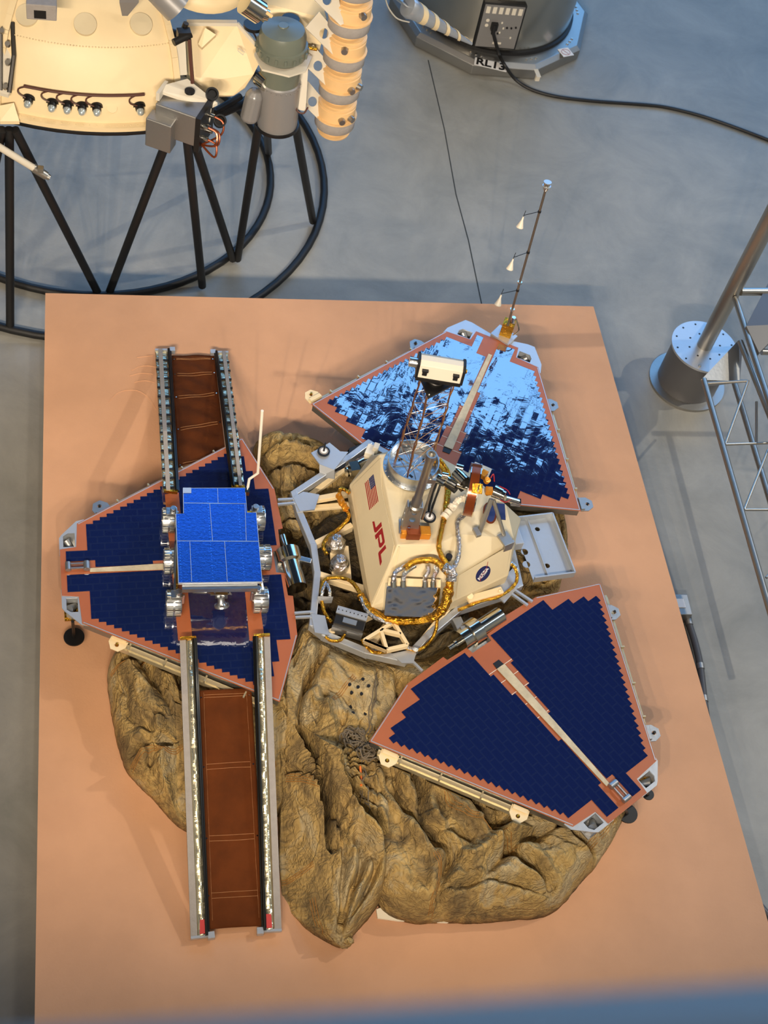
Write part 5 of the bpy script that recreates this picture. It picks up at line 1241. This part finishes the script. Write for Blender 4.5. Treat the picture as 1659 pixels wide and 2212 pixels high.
# grey flask with chrome cap at its left
b = MB(); p = at(545, 228, 1.18); b.lathe([(0, -.10), (.04, -.10), (.055, -.08), (.055, .07), (.035, .10), (0, .105)], p, axis=(.12, .15, 1), n=8); b.build('flat_flask', M_grey, craft, bevel=.008)
b = MB(); b.cyl(at(560, 168, 1.34), at(577, 182, 1.34), .045, .045, 24); b.build('chrome_cap', M_chrome, craft, smooth=True)
b = MB(); b.prism([at(566, 150, 1.38), at(590, 160, 1.38), at(587, 190, 1.30), at(576, 195, 1.30), at(572, 175, 1.34)], (0, 0, -.012)); b.build('white_clamp', M_white, craft)
# silver motor over the canister
b = MB(); b.cyl(at(528, 5, 1.84), at(562, 28, 1.78), .062, .062, 28); b.cyl(at(562, 28, 1.78), at(580, 34, 1.77), .035, .03, 20); b.build('silver_motor', M_chrome, craft, smooth=True)
b = MB(); b.cyl(at(572, 25, 1.80), at(588, 36, 1.78), .014, .010, 12); b.build('peach_nozzle', M_peach, craft, smooth=True)
# back plates with round openings
b = MB(); b.prism([at(508, -10, 1.66), at(690, -20, 1.66), at(706, 40, 1.60), at(690, 112, 1.44), at(640, 120, 1.42), at(560, 60, 1.50)], (0, .02, -.03)); b.build('back_plate', M_cream, craft, bevel=.004)
b = MB()
for (x, y, r_) in ((548, 52, .055), (628, 40, .05)): p = at(x, y, 1.62); b.cyl(p - Vector((0, 0, .02)), p + Vector((0, 0, .0)), r_, None, 24)
b.build('plate_opening', M_black, craft, split=True)
b = MB(); b.prism([at(640, 100, 1.50), at(668, 110, 1.48), at(660, 240, 1.16), at(632, 235, 1.16)], (0, .03, -.02)); b.build('spine_plate', M_white, craft)
# column of peach gas bottles: alternate barrels and grey bands
bb = at(722, 268, 1.0); ax = Vector((-.02, 0, 1)).normalized(); b = MB(); b2 = MB(); z = 0
for k in range(7):
    h = k*.222
    b.lathe([(0, h-.045), (.095, h-.045), (.098, h-.035), (.075, h-.03), (.075, h+.0)], bb, axis=ax, n=36)
    b2.lathe([(.075, h-.004), (.112, h+.004), (.118, h+.012), (.118, h+.070), (.112, h+.078)], bb, axis=ax, n=36)
    b.lathe([(.116, h+.074), (.124, h+.078), (.124, h+.086), (.112, h+.088), (.112, h+.155), (.104, h+.160), (.104, h+.164), (.112, h+.168), (.112, h+.176), (.09, h+.182), (.07, h+.19)], bb, axis=ax, n=36)
b.build('bottle_barrel', M_peach, craft, smooth=True, split=True); b2.build('bottle_band', M_felt, craft, smooth=True, split=True)
b = MB()
for k in range(7):
    for a_ in np.arange(0, 360, 30): a = math.radians(a_); b.sphere(bb + ax*(k*.222+.082) + Vector((.121*math.cos(a), .121*math.sin(a), 0)), .005, 6)
b.build('bottle_rivet', M_peach, craft)
b = MB()
for k, (a_, h) in enumerate(((-75, .12), (-45, .12), (-60, .33), (-30, .33), (-95, .60), (-60, .82), (-95, 1.02))):
    a = math.radians(a_); d_ = Vector((math.cos(a), math.sin(a), 0)); p = bb + ax*h + d_*.108; b.cyl(p, p + d_*.03, .020, .018, 14)
b.build('bottle_knob', M_steel, craft, smooth=True, split=True)
for (x, y) in ((680, 225), (692, 148), (705, 78), (712, 5)):
    zz = 1.0 + (268 - y)*.0033
    c_ = at(x, y, zz); b = MB()
    N__ = Vector((.25, -.75, .6)).normalized(); U__ = (at(x+30, y+28, zz-.08) - at(x-20, y-28, zz+.05)).normalized(); N__ = (N__ - U__*N__.dot(U__)).normalized(); V__ = N__.cross(U__)
    b.plate(c_, U__, V__, N__, [(-.12, -.055), (.13, -.04), (.14, -.02), (.02, .055), (-.12, .06)], [circ(-.02, 0, .028, 14)], .008)
    b.build('bottle_bracket', M_white, craft)
b = MB()
for (P_) in ([(690, -10), (680, 40), (672, 70), (655, 60)], [(668, 110), (665, 150), (652, 172), (648, 165)], [(655, 150), (648, 200), (640, 235), (655, 245), (665, 232)], [(676, 30), (668, 70), (664, 105)], [(516, 65), (545, 68), (570, 118), (600, 146), (630, 138)]):
    b.tube([at(x, y, 1.56 - y*.0016) for x, y in P_], .005, 6, sub=5)
b.build('thin_cable', M_brownwire, craft, smooth=True, split=True)
# white boom at the far left with metal tip
b = MB(); b.tube([at(-30, 300, 1.1), at(78, 366, .90)], .020, 12); b.build('white_boom', M_white, craft, smooth=True)
b = MB(); b.cyl(at(72, 362, .91), at(100, 380, .86), .026, .024, 16); b.cyl(at(100, 380, .86), at(107, 384, .85), .017, None, 12); b.box(at(88, 366, .92), .03, .03, .03); b.build('boom_tip', M_steel, craft, smooth=True)
# conical spiral probe reaching over the round base
pa, pb = at(880, 14, 1.15), at(1019, 95, .80); d_ = pb - pa; L_ = d_.length; ax = d_.normalized()
b = MB(); b.lathe([(0, -.005), (.062, 0), (.068, .03), (.062, .05), (.058, .08), (.010, L_ - .02), (.008, L_), (0, L_)], pa, axis=ax, n=32); probe = b.build('cone_probe', M_wmetal, craft, smooth=True)
b = MB(); U_, V_, N_ = frame(ax); vs = []; fs = []; nt = 120
for k in range(nt+1):
    u = k/nt; a = u*2*PI*4.2; h = .05 + u*(L_ - .12)
    for dh in (0, .052*(1-u*.62)):
        hh = h + dh; rr = .064 + (.012 - .064)*hh/L_ + .0015; vs.append(pa + ax*hh + U_*(rr*math.cos(a)) + V_*(rr*math.sin(a)))
    if k: fs.append((2*k-2, 2*k-1, 2*k+1, 2*k))
b.add(vs, fs); b.build('spiral_band', M_cream, probe).modifiers.new('t', 'SOLIDIFY').thickness = .002
b = MB(); b.tube([pa, pa - ax*.02, at(835, -20, 1.3), at(770, -60, 1.45), at(660, -60, 1.60)], .010, 8); b.build('probe_rod', M_alu, craft, smooth=True)
b = MB(); b.tube([at(832, -5, 1.3), at(840, 18, 1.22), at(858, 40, 1.14), at(884, 48, 1.08)], .0045, 6, sub=6); b.build('white_wire', M_white, craft)

# ------------------------------------------------------------------ round lift base
LC = Vector((.925, 6.02, 0)); lift = thing('personnel_lift', (LC.x, LC.y, ZF), 'silver cylindrical machine on a faceted metal base, with a control panel and lettered plate', 'machine')
def oct_(r, z, n=10, ph=.10): return [Vector((LC.x + r*math.cos(2*PI*k/n+ph), LC.y + r*math.sin(2*PI*k/n+ph), z)) for k in range(n)]
b = MB(); r0, r1, r2, r3 = oct_(.84, ZF + .01), oct_(.84, ZF + .09), oct_(.80, ZF + .12), oct_(.60, ZF + .12); n = 10
b.v = [tuple(p) for p in r0 + r1 + r2 + r3]; b.f = [(j*n+k, j*n+(k+1) % n, (j+1)*n+(k+1) % n, (j+1)*n+k) for j in range(3) for k in range(n)]
b.build('faceted_base', M_alud, lift, bevel=.004)
M_mirror = mat('rolled_steel_sheet', (186, 182, 172), 1, .24, .05, 6, stretch=(1, 1, .1))
b = MB(); b.lathe([(.665, ZF + .12), (.665, 1.4)], LC, n=72); b.build('drum', M_mirror, lift, smooth=True)
b = MB(); b.lathe([(.665, ZF + .12), (.685, ZF + .12), (.685, ZF + .15), (.665, ZF + .155)], LC, n=72); b.build('drum_gasket', M_rubber, lift)
b = MB()
for k in range(10):
    for e in (-.06, 0, .06): a = 2*PI*(k)/10 + .10 + e; b.cyl((LC.x + .735*math.cos(a), LC.y + .735*math.sin(a), ZF + .12), (LC.x + .735*math.cos(a), LC.y + .735*math.sin(a), ZF + .128), .010, None, 8)
b.build('base_bolt', M_steel, lift)
zz = ZF + .122
p0 = at(1060, 140, zz); u = (at(1090, 150, zz) - at(1030, 136, zz)).normalized(); v = Vector((-u.y, u.x, 0))
b = MB(); b.box(p0 + Vector((0, 0, .001)), .26, .095, .002, u, v); b.build('label_plate', M_inkw, lift)
text('plate_lettering', 'RL13', p0 + Vector((0, 0, .002)), u, v, .115, M_black, lift, bold=.003)
p1 = at(1222, 113, zz); b = MB(); b.box(p1 + Vector((0, 0, .001)), .10, .10, .002, (1, .5, 0), (-.5, 1, 0)); stk = b.build('warning_sticker', M_inkw, lift)
b = MB(); b.tube([p1 + Vector((.036*math.cos(a), .036*math.sin(a), .003)) for a in np.linspace(0, 2*PI, 24, endpoint=False)], .0015, 5, closed=True); b.beam(p1 + Vector((-.026, .026, .003)), p1 + Vector((.026, -.026, .003)), .003, .0015); b.build('prohibition_ring', M_red, stk)
b = MB(); b.box(at(1161, 158, zz + .004), .035, .10, .003, (1, .2, 0), (-.2, 1, 0)); b.box(at(1161, 168, zz - .03), .035, .02, .05, (1, .2, 0), (-.2, 1, 0)); b.build('masking_tape', M_ivory, lift)
# control panel on the drum
a_ = math.atan2(at(1085, 60, .1).y - LC.y, at(1085, 60, .1).x - LC.x); a_ = math.radians(-84)
NP = Vector((math.cos(a_), math.sin(a_), 0)); PP = LC + NP*.672
UP = Vector((-NP.y, NP.x, 0)); onp = lambda x, y, d=0: on(x, y, PP, NP) + NP*d
cor = [onp(1027, 94), onp(1112, 108), onp(1136, 14), onp(1041, -4)]
b = MB(); cc_ = sum(cor, Vector())/4; wpx = ((cor[1]-cor[0]).length + (cor[2]-cor[3]).length)/2; hpx = ((cor[3]-cor[0]).length + (cor[2]-cor[1]).length)/2
b.box(cc_, wpx, hpx, .05, UP, (0, 0, 1)); pnl = b.build('control_panel', M_rubber, lift, bevel=.008)
b = MB(); b.box(cc_ + NP*.02, wpx*.92, hpx*.94, .016, UP, (0, 0, 1)); b.build('panel_face', M_grey, pnl, bevel=.003)
b = MB()
for k in range(6): b.box(cc_ + NP*.029 + UP*(wpx*(-.37 + .148*k)) + Vector((0, 0, hpx*.36)), wpx*.09, hpx*.14, .006, UP, (0, 0, 1))
b.build('switch_plate', M_ivory, pnl)
b = MB()
for (x_, z_) in ((-.32, .13), (-.32, .02)): b.cyl(cc_ + NP*.026 + UP*wpx*x_ + Vector((0, 0, hpx*z_)), cc_ + NP*.031 + UP*wpx*x_ + Vector((0, 0, hpx*z_)), .014, None, 14)
for (x_, z_) in ((.08, -.02), (.02, .1), (.30, -.22), (.02, -.12)): b.box(cc_ + NP*.029 + UP*wpx*x_ + Vector((0, 0, hpx*z_)), .012, .016, .006, UP, (0, 0, 1))
b.box(cc_ + NP*.029 + UP*wpx*.02 + Vector((0, 0, -hpx*.36)), .07, .018, .004, UP, (0, 0, 1)); b.build('socket', M_ivory, pnl)
b = MB()
for (x_, z_) in ((.16, .0), (.26, .0), (.36, .02), (-.02, -.14)): b.cyl(cc_ + NP*.026 + UP*wpx*x_ + Vector((0, 0, hpx*z_)), cc_ + NP*.036 + UP*wpx*x_ + Vector((0, 0, hpx*z_)), .008, None, 10)
b.build('button', M_black, pnl)
b = MB(); b.box(cc_ + NP*.028 + Vector((0, 0, -hpx*.33)), wpx*.78, hpx*.22, .004, UP, (0, 0, 1)); b.build('lower_plate', M_grey, pnl, bevel=.002)
# black power lead
pl = onp(1066, 50, .045); b = MB(); b.cyl(pl + Vector((0, 0, .02)), pl + NP*.01 + Vector((0, 0, -.06)), .022, .016, 12); b.box(pl - NP*.01, .05, .06, .05, UP, (0, 0, 1))
zf = ZF + .016
lead_pts = [pl + Vector((0, 0, -.05)) + NP*.01, onp(1076, 108, .05), at(1090, 140, ZF + .16), at(1112, 170, ZF + .05), at(1145, 192, zf), at(1200, 208, zf), at(1280, 218, zf), at(1390, 226, zf), at(1440, 232, zf), at(1500, 246, zf), at(1560, 265, zf), at(1659, 302, zf), at(1800, 360, zf), at(1900, 380, zf)]
b.tube(lead_pts, .0135, 8, sub=6); lead = b.build('power_lead', M_rubber, org=at(1280, 218, ZF), smooth=True); tag(lead, 'thick black power lead plugged into the control panel and running across the grey floor', 'cable')

# ------------------------------------------------------------------ pole on a round plinth, with tubular truss
DB = at(1482, 826, ZF); pole = thing('pole_plinth', (DB.x, DB.y, ZF), 'dark grey round plinth with a bolted steel disc on top and a tall steel pole', 'pole')
b = MB(); b.lathe([(0, 0), (.262, 0), (.262, .02), (0, .02)], DB, n=56); b.build('floor_flange', M_alud, pole, smooth=True)
b = MB(); b.lathe([(0, .02), (.205, .02), (.205, .35), (0, .35)], DB, n=56); b.build('plinth_drum', M_drum, pole, smooth=True)
b = MB(); b.lathe([(0, .35), (.225, .35), (.225, .366), (0, .366)], DB, n=56); dsc = b.build('top_disc', M_wmetal, pole, smooth=True)
b = MB()
for rr, nn in ((.195, 12), (.11, 8)):
    for k in range(nn): a = 2*PI*k/nn + .2; p = DB + Vector((rr*math.cos(a), rr*math.sin(a), .366)); b.cyl(p, p + Vector((0, 0, .0015)), .007, None, 10)
b.build('bolt_hole', M_black, dsc)
b = MB()
for k in (8, 9, 10, 11): a = 2*PI*k/12 + .2; p = DB + Vector((.195*math.cos(a), .195*math.sin(a), .366)); b.cyl(p, p + Vector((0, 0, .014)), .010, None, 6)
b.build('bolt', M_steel, dsc)
pz = DB + Vector((.0, .01, .366)); b = MB(); b.cyl(pz, pz + Vector((0, 0, 2.6)), .052, None, 32); b.build('pole', M_steel, pole, smooth=True)
tr = thing('tubular_truss', at(1600, 900, ZF), 'satin steel tubular truss with zigzag braces at the right edge, beside the dark plinth', 'truss')
def tb(name, x0, y0, z0, x1, y1, z1, r_, ext=0):
    p, q = at(x0, y0, z0), at(x1, y1, z1); q = q + (q-p)*ext; b = MB(); b.cyl(p, q, r_, None, 16); return b.build(name, M_steel, tr, smooth=True)
tb('chord_tube', 1520, 820, .30, 1652, 1280, .30, .019, .6); tb('chord_tube', 1599, 738, .36, 1659, 888, .36, .019, 1.5); tb('chord_tube', 1588, 644, .42, 1659, 860, .42, .019, 1.5); tb('chord_tube', 1586, 825, .02, 1659, 1067, .02, .019, 1.0)
for q in ((1528, 828, .30, 1616, 823, .36), (1616, 823, .36, 1567, 958, .30), (1567, 960, .30, 1659, 957, .30), (1659, 972, .34, 1608, 1100, .30), (1608, 1101, .30, 1700, 1101, .30), (1634, 868, .36, 1634, 957, .30), (1655, 1248, .30, 1700, 1200, .34), (1586, 822, .10, 1616, 823, .36)): tb('brace', *q, .008)
tb('cross_tube', 1600, 630, .45, 1800, 630, .45, .026)
b = MB(); b.prism([at(1515, 820, .31), at(1596, 734, .31), at(1604, 752, .31), at(1598, 824, .25), at(1530, 832, .27)], (0, 0, -.012)); b.build('gusset_plate', M_alud, tr)
b = MB(); b.prism([at(1612, 704, .46), at(1659, 612, .46), at(1700, 560, .46), at(1700, 700, .46), at(1640, 762, .40)], (0, 0, -.03)); b.build('end_plate', M_drum, tr)
tb('cross_tube', 1645, 760, .30, 1800, 764, .30, .02)

# ------------------------------------------------------------------ conduit and junction box beside the platform
jb = thing('junction_box', at(1472, 1312, ZF), 'grey metal junction box with conduit and cable beside the right side of the platform', 'junction box')
b = MB(); X_ = Vector((.99, .1, 0)); Y_ = Vector((-.1, .99, 0)); b.box(at(1470, 1315, ZF + .05), .085, .14, .10, X_, Y_); b.build('box_body', M_alud, jb, bevel=.004)
b = MB(); b.box(at(1467, 1303, ZF + .102), .07, .06, .004, X_, Y_); b.build('paper_label', M_inkw, jb)
zc_ = ZF + .03
b = MB(); cpts = [at(1478, 1312, zc_ + .03), at(1486, 1322, zc_), at(1488, 1345, zc_), at(1502, 1390, zc_), at(1513, 1440, zc_), at(1521, 1510, zc_), at(1528, 1570, zc_), at(1532, 1640, zc_), at(1560, 1800, zc_), at(1612, 1905, zc_), at(1640, 1955, zc_), at(1700, 2020, zc_)]
b.tube(cpts, .020, 10, sub=5); b.build('conduit', M_drum, jb, smooth=True)
b = MB(); b.tube([p + Vector((-.035, 0, -.01)) for p in cpts[1:]], .008, 8, sub=5); b.build('loose_cable', M_rubber, jb, smooth=True)
b = MB()
for k in (2, 4, 5): p = cpts[k]; d_ = (cpts[k+1]-cpts[k-1]).normalized(); b.cyl(p - d_*.018, p + d_*.018, .023, None, 14)
b.build('conduit_clip', M_alud, jb, smooth=True)

# ------------------------------------------------------------------ balcony handrail right under the camera
def cray(px, py, dist):
    r = np.array([px - 829.5, py - 1106.0, FPX]); r = r / FPX * dist; return Vector(CAMLOC + RC.T @ r)
p, q = cray(0, 2462, .36), cray(1659, 2350, .36); dd = (q-p).normalized()
b = MB(); b.cyl(p - dd*1.6, p + dd*1.8, .026, None, 40); hr = b.build('handrail', M_rail, smooth=True, org=p); tag(hr, 'out-of-focus blue-grey handrail across the bottom edge of the view', 'handrail')
